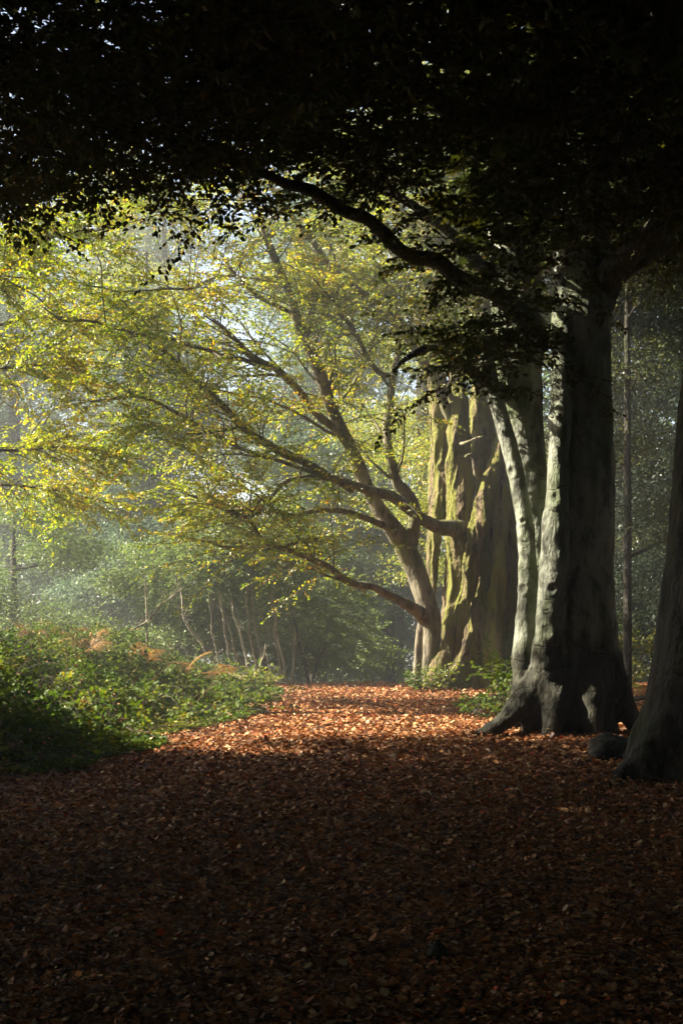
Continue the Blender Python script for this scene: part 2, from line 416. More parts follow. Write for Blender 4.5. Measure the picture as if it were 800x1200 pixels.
KNOTS = [(*P(x, y, Y), r) for x, y, Y, r in (
    (648, 486, 19.1, .07), (650, 585, 19.05, .10), (646, 690, 19.0, .08), (599, 552, 19.5, .08), (613, 690, 19.45, .07), (690, 560, 19.2, .10), (700, 640, 19.2, .12),
    (676, 720, 19.0, .12), (640, 740, 18.95, .10), (705, 760, 19.0, .12), (655, 800, 18.8, .13), (622, 790, 19.0, .10), (690, 810, 18.8, .12), (660, 650, 19.0, .06), (612, 610, 19.45, .05), (590, 505, 19.5, .05))]
def disp_beech(p):
    wv = np.stack([noise(p * .9, 17), noise(p * .9, 18), 0 * p[:, 0]], -1) * .25
    d = .042 * noise((p + wv) * [1.5, 1.5, .32], 11) + .022 * noise((p + wv) * [4.5, 4.5, 1.0], 12)
    d += .014 * noise(p * [5, 5, 4], 13) + .007 * noise(p * [13, 13, 9], 14)
    kn = noise(p * [2.2, 2.2, 1.5], 15); d += .03 * np.clip(kn - .5, 0, 1)      # swollen places
    for kx, ky, kz, r in KNOTS:                                                 # healed branch scars: a lip round a hollow
        dd = np.sqrt((p[:, 0] - kx) ** 2 + (.45 * (p[:, 1] - ky)) ** 2 + (.8 * (p[:, 2] - kz)) ** 2) / r
        d += .014 * np.exp(-((dd - .9) / .3) ** 2) - .024 * np.exp(-(dd / .5) ** 2)
    zz = p[:, 2] + .07 * noise(p * [2, 2, .5], 19)                              # creases across the bark
    for z0, g in ((1.32, .5), (1.95, .45), (2.65, .55), (3.3, .5), (3.72, .4), (4.4, .5), (5.1, .4)):
        gate = np.clip(noise(p * [2.4, 2.4, .4] + z0 * 7, 20) + .1, 0, 1)
        d -= .022 * g * 2 * gate * np.exp(-((zz - z0) / .022) ** 2)
    low = ss(1.9, .4, p[:, 2])
    d += low * (.06 * noise(p * [3, 3, .8], 16) + .018 * noise(p * [9, 9, 5], 25))
    return d
def disp_mossy(p):
    wv = np.stack([noise(p * [1.2, 1.2, .6], 26), noise(p * [1.2, 1.2, .6], 27), 0 * p[:, 0]], -1) * .22 + np.stack([noise(p * [4, 4, 2], 28), noise(p * [4, 4, 2], 29), 0 * p[:, 0]], -1) * .06
    w = p + wv
    r = 1 - np.abs(noise(w * [3.0, 3.0, .34], 21))
    d = .19 * (r - .6) + .07 * noise(p * [1.8, 1.8, .3], 22)
    r2 = 1 - np.abs(noise(w * [8, 8, 1.3], 23))
    return d + .075 * (r2 - .6) + .022 * noise(w * [15, 15, 5], 24) + .012 * noise(p * [26, 26, 16], 30)

def foliate(acc, rng, path, rad, n, t0, t1, L, T, K, leaf, spread=1.0, up=.1, keep=.9, lm=0, bm=1, down=.15, along=.55):
    """secondary branches that leave a limb and carry sprays of leaves"""
    t = rng.uniform(t0, t1, n) * (len(path) - 1)
    i = np.clip(t.astype(int), 0, len(path) - 2); f = (t - i)[:, None]
    p = path[i] * (1 - f) + path[i + 1] * f
    tan = unit(np.gradient(path, axis=0))[i]
    r = rad[i]
    perp = unit(np.cross(tan, [0, 0, 1.0])) * np.where(rng.random((n, 1)) < .5, 1, -1)
    d = unit(tan * along * rng.uniform(.5, 1.3, (n, 1)) + perp * spread * rng.uniform(.3, 1.1, (n, 1)) + np.array([0, 0, 1.]) * rng.normal(up, .42, (n, 1)))
    Ls = rng.uniform(L[0], L[1], n) * (1.15 - .4 * (t / len(path)))
    branchlets(acc, p, d, Ls, T, K, leaf, rng, r0=np.clip(r * .4, .005, .017), droop=down, keep=keep, lm=lm, bm=bm)

rng = np.random.default_rng(7)
def GP(x, y): return (x, y, float(np.squeeze(ground(x, y))))

# ---- the tall smooth beech to the right of the path
baseA = GP(3.2, 19.4)
beechA = thing('beech_tree', 'tall smooth grey beech with sunlit strip and spreading roots, right of the path', 'tree', baseA)
a = Acc()
A0, rA0 = px_tube(a, [(676, 885, 19.6, 50), (677, 840, 19.6, 49), (678, 790, 19.6, 46), (679, 730, 19.6, 41), (679, 650, 19.6, 37), (680, 550, 19.6, 35), (680, 400, 19.6, 34), (680, 200, 19.6, 33), (682, 60, 19.6, 36), (684, -80, 19.6, 30), (690, -300, 19.6, 20), (694, -520, 19.6, 8)], 120, 28, .05, 1)
A1, rA1 = px_tube(a, [(622, 880, 19.25, 20), (632, 820, 19.2, 20), (641, 760, 19.15, 18), (648, 690, 19.12, 16), (652, 620, 19.12, 15), (654, 560, 19.12, 14), (656, 490, 19.15, 13), (658, 420, 19.2, 12), (661, 340, 19.4, 10), (663, 250, 19.4, 8)], 80, 16, .06, 2)
A2, rA2 = px_tube(a, [(606, 850, 19.6, 12), (611, 790, 19.6, 14), (616, 730, 19.55, 13), (618, 675, 19.55, 11), (614, 610, 19.6, 10), (603, 550, 19.65, 9.5), (589, 497, 19.7, 9), (577, 455, 19.8, 9), (569, 415, 19.9, 8)], 80, 16, .04, 3)
A3, rA3 = px_tube(a, [(645, 780, 19.8, 22), (632, 680, 20.0, 18), (621, 580, 20.1, 20), (612, 480, 20.2, 25), (606, 400, 20.2, 29), (603, 300, 20.2, 30), (598, 200, 20.2, 29), (590, 80, 20.2, 26), (575, -80, 20.2, 18), (555, -260, 20.2, 7)], 100, 20, .06, 4)
px_tube(a, [(700, 880, 19.35, 22), (697, 800, 19.35, 18), (695, 700, 19.4, 15), (697, 600, 19.4, 13), (699, 480, 19.45, 11), (700, 340, 19.5, 8)], 60, 14, .1, 8)
px_tube(a, [(665, 880, 19.2, 20), (667, 820, 19.25, 16), (672, 740, 19.3, 13), (678, 650, 19.3, 9), (684, 560, 19.4, 7)], 60, 14, .1, 9)
for rows in ([(640, 790, 19.3, 24), (606, 832, 19.1, 17), (575, 855, 18.95, 10), (545, 868, 18.85, 5), (528, 876, 18.8, 2)],
             [(706, 770, 19.5, 20), (722, 815, 19.45, 16), (738, 845, 19.4, 10), (752, 866, 19.4, 4)],
             [(690, 780, 19.3, 18), (692, 830, 19.05, 15), (695, 862, 18.9, 8), (697, 880, 18.8, 3)],
             [(655, 790, 19.2, 20), (648, 840, 18.95, 16), (638, 868, 18.8, 8), (630, 884, 18.75, 3)],
             [(618, 800, 19.4, 14), (600, 835, 19.5, 11), (590, 860, 19.5, 6)],
             [(715, 790, 19.7, 18), (735, 830, 20.0, 12), (752, 850, 20.2, 5)]):
    px_tube(a, rows, 30, 12, .08, 5)
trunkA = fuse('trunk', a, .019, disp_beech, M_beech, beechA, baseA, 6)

def limbs(tree, base, rows_list, mat, n=70, seg=10, bump=.10, seed0=0):
    out = []
    for k, rows in enumerate(rows_list):
        a = Acc()
        pts = [(*P(x, y, Y), r * Y / FPX) for x, y, Y, r in rows]
        q = resample(pts, n)
        s = np.linspace(0, 1, n)[:, None]
        q[:, :3] += .085 * np.minimum(1, 4 * s * (1 - s) * 2) * np.stack([noise(np.c_[q[:, :3] * 1.4], 31 + k + seed0), noise(q[:, :3] * 1.4, 51 + k + seed0), noise(q[:, :3] * 1.4, 71 + k + seed0)], -1)
        rad = np.maximum(q[:, 3], .006)
        tube(a, q[:, :3], rad, seg, bump, k + seed0)
        build('limb', a, mat, tree, base)
        out.append((q[:, :3], rad))
    return out

limbA = limbs(beechA, baseA, [
    [(628, 385, 19.6, 15), (590, 352, 18.9, 11), (545, 330, 18.0, 9.5), (512, 306, 17.5, 9), (475, 292, 17.0, 8.5), (436, 262, 16.4, 8), (400, 248, 15.8, 7.5), (362, 222, 15.3, 7), (330, 214, 14.8, 6), (268, 180, 14.0, 5), (180, 130, 13, 3), (100, 90, 12, 2)],
    [(590, 460, 20.0, 9), (560, 440, 19.7, 7), (540, 426, 19.4, 6), (518, 413, 19.0, 5), (496, 410, 18.7, 4), (474, 420, 18.4, 3), (460, 436, 18.2, 1.5)],
    [(700, 345, 19.5, 16), (730, 300, 19.0, 17), (765, 270, 18.5, 14), (805, 220, 18.0, 12), (860, 170, 17.3, 9), (930, 110, 16.5, 5)],
    [(700, 380, 19.6, 12), (725, 325, 20.0, 11), (760, 300, 20.4, 9), (800, 285, 21, 7), (880, 262, 22, 4)],
    [(690, 190, 19.4, 16), (730, 168, 18.6, 13), (800, 150, 17.6, 11), (900, 120, 16, 6)],
    [(690, 120, 19.6, 14), (735, 60, 19.5, 11), (775, 10, 19.2, 9), (820, -60, 19, 5)],
    [(600, 250, 20.0, 14), (560, 180, 18.8, 12), (500, 110, 17.3, 10), (420, 50, 15.8, 8), (330, 0, 14.5, 5), (240, -60, 13.5, 3)],
    [(596, 200, 20.2, 11), (540, 130, 20.6, 9), (470, 90, 21, 6), (390, 60, 21.4, 4), (300, 40, 21.6, 2)],
    [(600, 330, 20.2, 9), (560, 300, 20.0, 8), (520, 270, 19.8, 6), (470, 235, 19.5, 5), (400, 200, 19.2, 3), (330, 180, 19, 1.5)],
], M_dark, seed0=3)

# ---- the shaded trunk cut by the right edge
baseB = GP(3.7, 14.0)
beechB = thing('beech_tree', 'dark shaded trunk with flared base cut off by the right edge', 'tree', baseB)
a = Acc()
B0, rB0 = px_tube(a, [(842, 950, 14, 108), (842, 915, 14, 100), (844, 877, 14, 92), (845, 824, 14, 85), (847, 753, 14, 76), (848, 665, 14, 68), (850, 580, 14, 63), (856, 490, 14, 62), (866, 400, 14, 60), (880, 300, 14, 58), (895, 150, 14, 54), (910, 0, 14, 48), (925, -200, 14, 34), (935, -420, 14, 14)], 100, 28, .06, 6)
for rows in ([(795, 850, 13.8, 34), (755, 895, 13.7, 22), (722, 918, 13.6, 10), (700, 932, 13.6, 4)],
             [(780, 830, 14.2, 24), (757, 870, 14.4, 18), (738, 892, 14.5, 8)]):
    px_tube(a, rows, 30, 14, .1, 7)
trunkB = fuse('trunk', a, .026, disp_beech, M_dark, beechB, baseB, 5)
limbB = limbs(beechB, baseB, [
    [(880, 240, 13.8, 30), (820, 120, 13, 24), (740, 30, 12, 18), (650, -60, 11, 12), (540, -140, 10.2, 7)],
    [(890, 130, 14, 26), (840, 30, 14.4, 20), (780, -40, 14.8, 14), (700, -110, 15.2, 8)],
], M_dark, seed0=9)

# ---- the old mossy pollard further up the path
baseC = GP(3.15, 33.2)
beechC = thing('pollard_tree', 'massive old mossy beech with fluted furrowed trunk at the crest of the path', 'tree', baseC)
a = Acc()
C0, rC0 = px_tube(a, [(560, 830, 33.5, 42), (561, 780, 33.4, 36), (564, 720, 33.4, 31), (570, 640, 33.4, 27), (571, 560, 33.4, 24), (570, 490, 33.4, 18), (566, 410, 33.4, 12), (562, 280, 33.5, 9), (552, 140, 33.5, 7), (540, 20, 33.5, 4)], 100, 26, .08, 31)
px_tube(a, [(522, 830, 32.8, 20), (523, 780, 32.7, 15), (528, 720, 32.6, 13), (533, 660, 32.6, 12), (537, 600, 32.6, 12), (537, 530, 32.6, 11), (535, 460, 32.7, 10), (531, 400, 32.8, 9), (527, 320, 33, 7), (520, 200, 33, 4)], 80, 14, .1, 32)
px_tube(a, [(504, 815, 31.9, 9), (514, 786, 31.9, 10), (528, 752, 31.95, 10), (546, 690, 32.05, 9.5), (555, 634, 32.15, 9), (566, 588, 32.25, 8), (576, 545, 32.35, 6.5), (590, 500, 32.6, 4)], 70, 12, .12, 33)
px_tube(a, [(509, 706, 32.5, 3), (507, 670, 32.6, 6), (510, 620, 32.8, 9), (513, 560, 33, 11), (514, 500, 33, 12), (511, 430, 33, 11), (505, 350, 33, 9), (498, 240, 33, 5)], 70, 14, .08, 34)
px_tube(a, [(596, 825, 32.9, 17), (598, 740, 32.9, 13), (600, 640, 33, 11), (592, 540, 33.2, 11), (586, 440, 33.4, 9)], 60, 14, .1, 35)
px_tube(a, [(550, 826, 32.1, 15), (556, 760, 32.25, 11), (562, 690, 32.45, 9), (566, 600, 32.9, 9), (568, 500, 33.1, 8)], 50, 12, .1, 36)
px_tube(a, [(579, 826, 31.8, 13), (580, 760, 31.95, 10), (584, 690, 32.15, 9), (588, 600, 32.4, 8), (587, 500, 32.7, 7)], 50, 12, .1, 37)
for rows in ([(520, 785, 32.6, 14), (508, 806, 32.2, 9), (494, 816, 32.0, 4)],
             [(545, 780, 32.6, 16), (540, 806, 32.2, 11), (534, 822, 31.9, 5)],
             [(582, 780, 32.7, 16), (592, 806, 32.4, 11), (602, 822, 32.2, 5)],
             [(562, 785, 32.6, 14), (566, 808, 32.2, 10), (570, 822, 32.0, 5)]):
    px_tube(a, rows, 26, 12, .1, 38)
trunkC = fuse('trunk', a, .022, disp_mossy, M_mossy, beechC, baseC, 2)
limbC = limbs(beechC, baseC, [
    [(546, 624, 32.8, 15), (531, 619, 32.2, 10.5), (512, 614, 31.8, 8), (492, 606, 31.4, 7), (470, 592, 31, 6.5), (452, 581, 30.6, 6.5), (430, 574, 30.2, 6), (410, 568, 29.8, 5), (389, 564, 29.4, 4.5), (357, 564, 28.8, 3.5), (328, 569, 28.2, 2.6), (308, 590, 27.8, 1.6), (296, 604, 27.6, .8)],
    [(540, 500, 32.8, 7), (528, 490, 32.6, 6), (516, 462, 32.4, 5.5), (502, 434, 32, 5), (488, 413, 31.6, 4.6), (464, 373, 31, 4.6), (432, 350, 30.4, 4.4), (400, 325, 29.8, 4), (360, 284, 29, 3.6), (336, 246, 28.5, 3.2), (318, 214, 28, 2.5), (300, 180, 27.5, 1.5)],
    [(522, 485, 32.7, 4), (514, 462, 32.3, 3), (500, 424, 31.8, 2.6), (484, 396, 31.3, 2.4), (468, 374, 31, 2), (452, 336, 30.5, 1.6), (436, 300, 30, 1)],
    [(530, 470, 32.6, 3.5), (524, 455, 32.3, 3), (530, 440, 32, 2.8), (531, 415, 31.8, 2.4), (540, 390, 31.5, 1.6)],
    [(540, 520, 32.3, 2.2), (550, 516, 32, 1.6), (560, 511, 31.8, 1.3), (566, 511, 31.7, 1.2)],
    [(562, 560, 32.3, 4), (560, 545, 32.1, 3), (556, 533, 32, 2.4), (545, 536, 31.9, 1.6)],
    [(556, 400, 32.9, 5), (566, 372, 32.7, 4.4), (570, 340, 32.5, 4), (584, 300, 32.3, 3), (592, 250, 32, 2)],
    [(520, 440, 32.8, 4.5), (500, 400, 32.6, 4), (488, 360, 32.4, 3.4), (470, 318, 32.1, 3), (462, 280, 31.8, 2)],
    [(508, 330, 33, 7), (480, 270, 32.5, 6), (440, 215, 32, 5), (390, 160, 31.2, 3.5), (330, 110, 30.5, 2)],
    [(545, 250, 33.5, 8), (580, 170, 34, 7), (630, 110, 34.5, 5), (690, 60, 35, 3)],
    [(512, 420, 33, 6), (490, 380, 33.8, 5), (470, 330, 34.6, 4.5), (455, 270, 35.4, 3.5), (430, 200, 36, 2)],
], M_limb, seed0=20)

# ---- the slender leaning beech beside it, whose limbs sweep left over the path
baseD = GP(1.95, 32.0)
beechD = thing('beech_tree', 'slender leaning beech with bare limbs sweeping left across the path', 'tree', baseD)
a = Acc()
D0, rD0 = px_tube(a, [(503, 822, 32.1, 12), (503, 780, 32.0, 11.5), (505, 735, 31.9, 12.5), (499, 705, 31.8, 12.5), (489, 675, 31.7, 12), (478, 650, 31.6, 12), (465, 625, 31.4, 11.5), (450, 606, 31.2, 10), (434, 580, 31, 8.5), (420, 548, 30.7, 8.5), (407, 517, 30.4, 8), (389, 480, 30, 7.5), (374, 436, 29.5, 7), (358, 400, 29.2, 6.5), (349, 375, 29, 6), (336, 335, 28.6, 5.5), (318, 294, 28.2, 5), (306, 258, 27.9, 4), (296, 220, 27.6, 3), (290, 180, 27.4, 1.5)], 150, 16, .06, 41)
px_tube(a, [(486, 815, 32, 6), (488, 790, 32, 5), (491, 750, 31.9, 5), (496, 718, 31.8, 5)], 40, 10, .08, 42)
trunkD = fuse('trunk', a, .02, lambda p: .02 * noise(p * [4, 4, .8], 43) + .012 * noise(p * [9, 9, 2.5], 44), M_limb, beechD, baseD, 2)
limbD = limbs(beechD, baseD, [
    [(480, 650, 31.7, 9), (484, 620, 31.5, 8), (483, 595, 31.3, 7.5), (473, 578, 31.1, 7), (463, 566, 31, 6.5), (457, 545, 30.9, 6), (455, 518, 30.8, 5.5), (456, 480, 30.7, 5), (458, 450, 30.6, 4.5), (463, 424, 30.5, 4), (466, 395, 30.4, 2.5), (462, 360, 30.2, 1.5)],
    [(412, 575, 29.9, 4), (398, 566, 29.6, 4.5), (380, 553, 29.2, 5), (348, 535, 28.6, 5), (317, 521, 28, 4.8), (285, 501, 27.4, 4.5), (258, 476, 26.8, 4.2), (227, 445, 26.2, 3.5), (204, 422, 25.8, 3), (190, 408, 25.5, 2)],
    [(416, 538, 30.6, 5), (400, 511, 30.2, 5), (371, 485, 29.6, 4.6), (350, 458, 29.1, 4.4), (335, 444, 28.8, 4.6), (312, 429, 28.3, 4.8), (296, 416, 28, 4.5), (280, 402, 27.6, 3), (262, 385, 27.2, 2), (240, 370, 26.8, 1)],
    [(318, 434, 28.4, 2.6), (292, 425, 27.8, 2.6), (255, 414, 27, 2.5), (210, 400, 26, 2.4), (176, 391, 25.2, 2.3), (150, 387, 24.6, 2.2), (112, 382, 23.8, 2), (77, 375, 23, 1.4), (50, 360, 22.4, .8)],
    [(462, 620, 31.3, 5), (440, 612, 30.9, 4), (402, 602, 30.2, 3.6), (371, 597, 29.6, 3.2), (335, 604, 28.9, 3.2), (290, 598, 28, 2.6), (256, 591, 27.4, 2), (220, 580, 26.8, 1)],
    [(500, 726, 31.9, 11), (485, 714, 31.4, 7.5), (461, 697, 30.8, 5.2), (440, 688, 30.3, 4.6), (411, 681, 29.8, 4.5), (389, 668, 29.3, 4), (357, 652, 28.7, 3.6), (326, 640, 28.1, 3), (303, 626, 27.6, 2.6), (290, 611, 27.3, 2.2), (267, 600, 26.9, 1.6), (240, 588, 26.4, .8)],
    [(332, 641, 28.2, 2.2), (353, 631, 28.4, 2), (368, 630, 28.5, 1.8), (384, 632, 28.6, 1), (398, 636, 28.7, .6)],
    [(310, 632, 27.8, 1.8), (296, 636, 27.4, 1.8), (272, 638, 27, 1.5), (245, 634, 26.5, .8)],
    [(384, 562, 29.3, 2.4), (340, 545, 28.6, 2.4), (300, 532, 27.9, 2.2), (267, 519, 27.2, 2.4), (236, 501, 26.6, 2.3), (200, 479, 25.9, 2), (165, 468, 25.2, 1.8), (130, 469, 24.6, 1.4), (105, 470, 24.1, .8)],
    [(455, 440, 30.6, 3.4), (446, 436, 30.2, 3.2), (432, 416, 29.8, 3), (416, 388, 29.4, 2.8), (402, 365, 29, 2.4), (385, 345, 28.6, 1.8), (366, 325, 28.2, 1)],
    [(346, 367, 28.8, 2.4), (330, 363, 28.5, 2.4), (312, 355, 28.1, 2.2), (292, 338, 27.7, 2), (272, 314, 27.2, 1.4), (258, 296, 26.9, .8)],
    [(318, 330, 28.3, 1.6), (300, 327, 27.9, 1.5), (259, 326, 27, 1.5), (232, 339, 26.4, 1.6), (195, 341, 25.6, 1.5), (150, 338, 24.6, 1.3), (101, 335, 23.6, .8)],
    [(404, 512, 30.3, 2), (372, 498, 29.8, 1.9), (330, 478, 29.2, 1.6), (285, 462, 28.5, 1.3), (240, 455, 27.8, .8)],
    [(280, 500, 27.3, 2), (262, 508, 27, 1.7), (225, 505, 26.4, 1.5), (190, 497, 25.8, 1), (150, 500, 25, .6)],
    [(388, 480, 30, 2.2), (420, 440, 30.6, 2), (440, 400, 31, 1.6), (452, 350, 31.4, 1)],
    [(352, 385, 29, 2), (380, 340, 29.6, 1.8), (398, 290, 30, 1.4), (410, 240, 30.4, .8)],
], M_limb, seed0=50)

# ---- beech outside the left edge: only its low limbs and crown reach into view
baseE = GP(-10.5, 24.0)
beechE = thing('beech_tree', 'yellow leaved beech branch reaching in from the left edge', 'tree', baseE)
a = Acc()
px = [(-10.5, 24, -.2, .55), (-10.5, 24, 1.5, .42), (-10.4, 24, 5, .36), (-10.3, 24, 9, .28), (-10.2, 24.1, 14, .12)]
q = resample(px, 60); tube(a, q[:, [0, 1, 2]], q[:, 3], 20, .06, 61)
E0, rE0 = q[:, :3], q[:, 3]
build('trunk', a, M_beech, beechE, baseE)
limbE = limbs(beechE, baseE, [
    [(-325, 500, 24, 9), (-200, 425, 23.6, 7), (-80, 372, 23.2, 4.5), (0, 320, 23, 2.8), (19, 299, 22.9, 2.4), (45, 284, 22.8, 2.1), (75, 273, 22.7, 1.4), (110, 268, 22.6, .8)],
    [(-10, 325, 22.9, 2), (8, 290, 23.1, 1.6), (12, 250, 23.4, 1.2), (20, 210, 23.7, .8)],
    [(-325, 520, 24, 8), (-200, 470, 24.2, 5), (-80, 450, 24.4, 3), (20, 430, 24.6, 1.8), (100, 425, 24.8, 1)],
    [(-325, 420, 24, 8), (-200, 340, 24.5, 5), (-60, 300, 25, 3), (50, 280, 25.3, 2), (140, 265, 25.6, 1)],
    [(-325, 560, 24, 7), (-200, 545, 24.5, 5), (-60, 535, 25, 2.6), (50, 525, 25.5, 1.6), (130, 530, 25.8, .9)],
    [(-325, 320, 24, 8), (-200, 250, 25, 6), (-20, 215, 25.8, 4), (120, 220, 26.5, 2.2), (230, 240, 27, 1)],
    [(-325, 470, 24, 7), (-180, 410, 25.5, 4), (-40, 385, 26.5, 2.4), (80, 372, 27.3, 1.5), (180, 365, 28, .8)],
    [(-325, 610, 24, 6), (-180, 580, 25.5, 4), (-40, 565, 26.5, 2.2), (60, 575, 27.3, 1.4), (130, 590, 28, .8)],
], M_twig, seed0=80)

# ---- crowns of the sunlit beeches
def sublimbs(mat, tree, base, rng, paths, n, L, lift=.35):
    out = []
    for path, rad in paths:
        for _ in range(n):
            t = rng.uniform(.3, .92); i = int(t * (len(path) - 1))
            tan = unit(path[min(i + 1, len(path) - 1)] - path[max(i - 1, 0)])
            perp = unit(np.cross(tan, [0, 0, 1.])) * rng.choice([-1, 1])
            d = unit(tan * .75 + perp * rng.uniform(.1, .8) + np.array([0, 0, 1.]) * rng.normal(lift, .35))
            ln = rng.uniform(*L) * (1.1 - .4 * t)
            k = np.linspace(0, 1, 6)[:, None]
            p = path[i] + d * ln * k + np.cumsum(rng.normal(0, .07 * ln / 2, (6, 3)), 0) * (k > 0) + np.array([0, 0, -.12 * ln]) * k ** 2
            r = np.clip(rad[i] * .5, .012, .035)
            q = resample(np.c_[p, np.linspace(r, .005, 6)], 26)
            acc = Acc(); tube(acc, q[:, :3], q[:, 3], 6, .1, 5); build('branch', acc, mat, tree, base)
            out.append((q[:, :3], q[:, 3]))
    return out
subD = sublimbs(M_limb, beechD, baseD, rng, limbD[:6] + limbD[8:10] + [(D0[50:], rD0[50:])] * 2, 4, (1.6, 3.6))
subC = sublimbs(M_limb, beechC, baseC, rng, [limbC[1], limbC[2], limbC[8], limbC[10], (C0[45:], rC0[45:]), (C0[45:], rC0[45:])], 4, (1.6, 3.4), .5)
a = Acc()
for p, r in subD: foliate(a, rng, p, r, 7, .25, 1.0, (.6, 1.6), 11, 10, .069, keep=.8, up=.12)
for k, (p, r) in enumerate(limbD):
    n = {0: 9, 6: 7, 7: 10}.get(k, 24)
    t0 = {1: .35, 2: .35, 4: .25, 5: .45}.get(k, .25)
    if k in (5, 4): n = 34
    foliate(a, rng, p, r, n, t0, 1.0, (.8, 2.2), 12, 10, .069, keep=.78, up=.14)
foliate(a, rng, D0, rD0, 42, .52, 1.0, (.8, 2.0), 12, 9, .078, up=.12, along=.35)
build('crown', a, [M_yellow, M_twig], beechD, baseD)
a = Acc()
for k, (p, r) in enumerate(limbE):
    foliate(a, rng, p, r, (50 if k != 1 else 16), .64, 1.0, (.7, 1.9), 12, 11, .070, keep=.85, up=.1)
build('crown', a, [M_yellow, M_twig], beechE, baseE)
a = Acc()
for k, (p, r) in enumerate(limbC):
    n = {0: 14, 4: 0, 5: 0, 1: 44, 8: 70, 9: 50, 10: 70}.get(k, 22)
    if n: foliate(a, rng, p, r, n, .3, 1.0, (.7, 1.8), 11, 9, .078, keep=.86, up=.12)
# upper crown leaves added over the far side to shade the trees at right
n = 26000
x = rng.uniform(1.8, 11, n); y = rng.uniform(26.5, 39, n)
z = 9.2 + .06 * (y - 27) + .8 * noise(np.stack([x * .5, y * .5, x * 0], -1), 98) + 4.5 * rng.random(n) ** 1.3
kp = noise(np.stack([x * .7, y * .7, z * .7], -1), 99) > -.35
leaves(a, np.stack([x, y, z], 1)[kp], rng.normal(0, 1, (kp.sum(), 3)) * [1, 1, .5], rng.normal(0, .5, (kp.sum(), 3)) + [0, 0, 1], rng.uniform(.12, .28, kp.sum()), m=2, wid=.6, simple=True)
for p, r in subC: foliate(a, rng, p, r, 12, .2, 1.0, (.6, 1.6), 11, 8, .078, keep=.82, up=.12)
foliate(a, rng, C0, rC0, 80, .55, 1.0, (1.2, 2.6), 12, 9, .08, up=.2, along=.3)
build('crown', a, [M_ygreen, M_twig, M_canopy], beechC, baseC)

# ---- overhanging dark canopy: sprays hung under a roof of leaves, each belonging to its own tree
baseF = GP(-6.4, 9.5)
beechF = thing('beech_tree', 'dark overhanging beech crown filling the top left corner', 'tree', baseF)
a = Acc()
q = resample([(-6.4, 9.5, -.2, .6), (-6.4, 9.5, 1.2, .45), (-6.3, 9.6, 5, .4), (-6.0, 9.8, 9, .32), (-5.6, 10, 14, .15)], 60); tube(a, q[:, :3], q[:, 3], 20, .06, 91)
build('trunk', a, M_dark, beechF, baseF)
def canopy_low(x, y):
    """underside of the leaf roof"""
    z = 6.3 + .12 * (y - 10)
    z = z - .15 * ss(-3.5, -1.5, x) * ss(.9, .2, x) - 1.9 * ss(1.0, 2.0, x) * ss(14, 17, y) * ss(21.6, 20.4, y) * ss(3.1, 2.5, x) + .45 * ss(3.6, 4.4, x) * ss(15, 18, y) + .5 * ss(4, 7, x)
    z = z + .45 * noise(np.stack([x * .5, y * .5, x * 0], -1), 93)
    z = z + .20 * np.clip(y - 19.3, 0, 10)
    return np.maximum(z, 4.6)
def canopy_edge(x, y):      # front limit of the roof (distance up the path)
    return 18.4 + 1.3 * noise(np.stack([x * .6, y * 0, x * 0], -1), 94) + 2.2 * ss(.1, .9, x) + 6.8 * ss(1.2, 4.0, x)
crowns = {'A': Acc(), 'B': Acc(), 'F': Acc()}
fills = {'A': Acc(), 'B': Acc(), 'F': Acc()}
own = {'A': np.array([3.2, 19.4]), 'B': np.array([4.6, 13.2]), 'F': np.array([-6.4, 11.0])}
def owner(xy):
    d = np.stack([np.linalg.norm(xy - own[k], axis=1) for k in ('A', 'B', 'F')], 1)
    return np.argmin(d, 1)
n = 6200
x = rng.uniform(-11, 9, n); y = rng.uniform(5.5, 28, n)
ok = (y < canopy_edge(x, y)) & (np.abs(x) < y * .30 + 4.5)
x, y = x[ok], y[ok]
z = canopy_low(x, y) - .5 * rng.random(len(x)) ** 6 + rng.gamma(1.3, .45, len(x))
ow = owner(np.stack([x, y], 1))
for k, key in enumerate(('A', 'B', 'F')):
    s = ow == k
    p = np.stack([x[s], y[s], z[s]], 1)
    c = own[key]
    d = np.c_[p[:, :2] - c, np.zeros(s.sum())]; d = unit(d) + rng.normal(0, .55, p.shape) * [1, 1, .25]
    branchlets(crowns[key], p, d, rng.uniform(.8, 1.7, len(p)), 10, 9, .082, rng, r0=.008, droop=.14, keep=.92)
# thick upper leaves of the same crowns, mostly unseen, enlarged to block daylight
for n, zlo, zhi, l0, l1 in ((70000, .9, 3.0, .14, .26), (215000, 2.2, 7.5, .35, .65)):
    x = rng.uniform(-30, 16, n); y = rng.uniform(-16, 28, n)
    ok = (y < canopy_edge(x, y) - .3)
    x, y = x[ok], y[ok]
    zl = canopy_low(x, y)
    edge = ss(0, 3.5, canopy_edge(x, y) - y)
    z = zl + (zlo + rng.random(len(x)) * (zhi - zlo)) * (.35 + .65 * edge)
    p = np.stack([x, y, z], 1)
    # the roof is ragged and thin at the top left, where sky shows through
    thin = ss(-7, -5, x) * ss(-1.4, -2.4, x) * ss(11.5, 13.5, y) * ss(7.0, 8.0, z) * (noise(p * 1.1, 95) > -.12)
    kp = (rng.random(len(p)) > .85 * thin) & (rng.random(len(p)) < .12 + .88 * ss(-.3, 1.0, (canopy_edge(x, y) - y) / (6.0 - 4.6 * ss(-2.5, -.8, x))))
    p, x, y = p[kp], x[kp], y[kp]
    ow = owner(np.stack([x, y], 1))
    for k, key in enumerate(('A', 'B', 'F')):
        s = ow == k
        D = rng.normal(0, 1, (s.sum(), 3)) * [1, 1, .4]; N = rng.normal(0, .45, (s.sum(), 3)) + [0, 0, 1]
        leaves(crowns[key], p[s], D, N, rng.uniform(l0, l1, s.sum()), m=0, wid=.6, simple=True)
build('crown', crowns['A'], [M_canopy, M_twig], beechA, baseA)
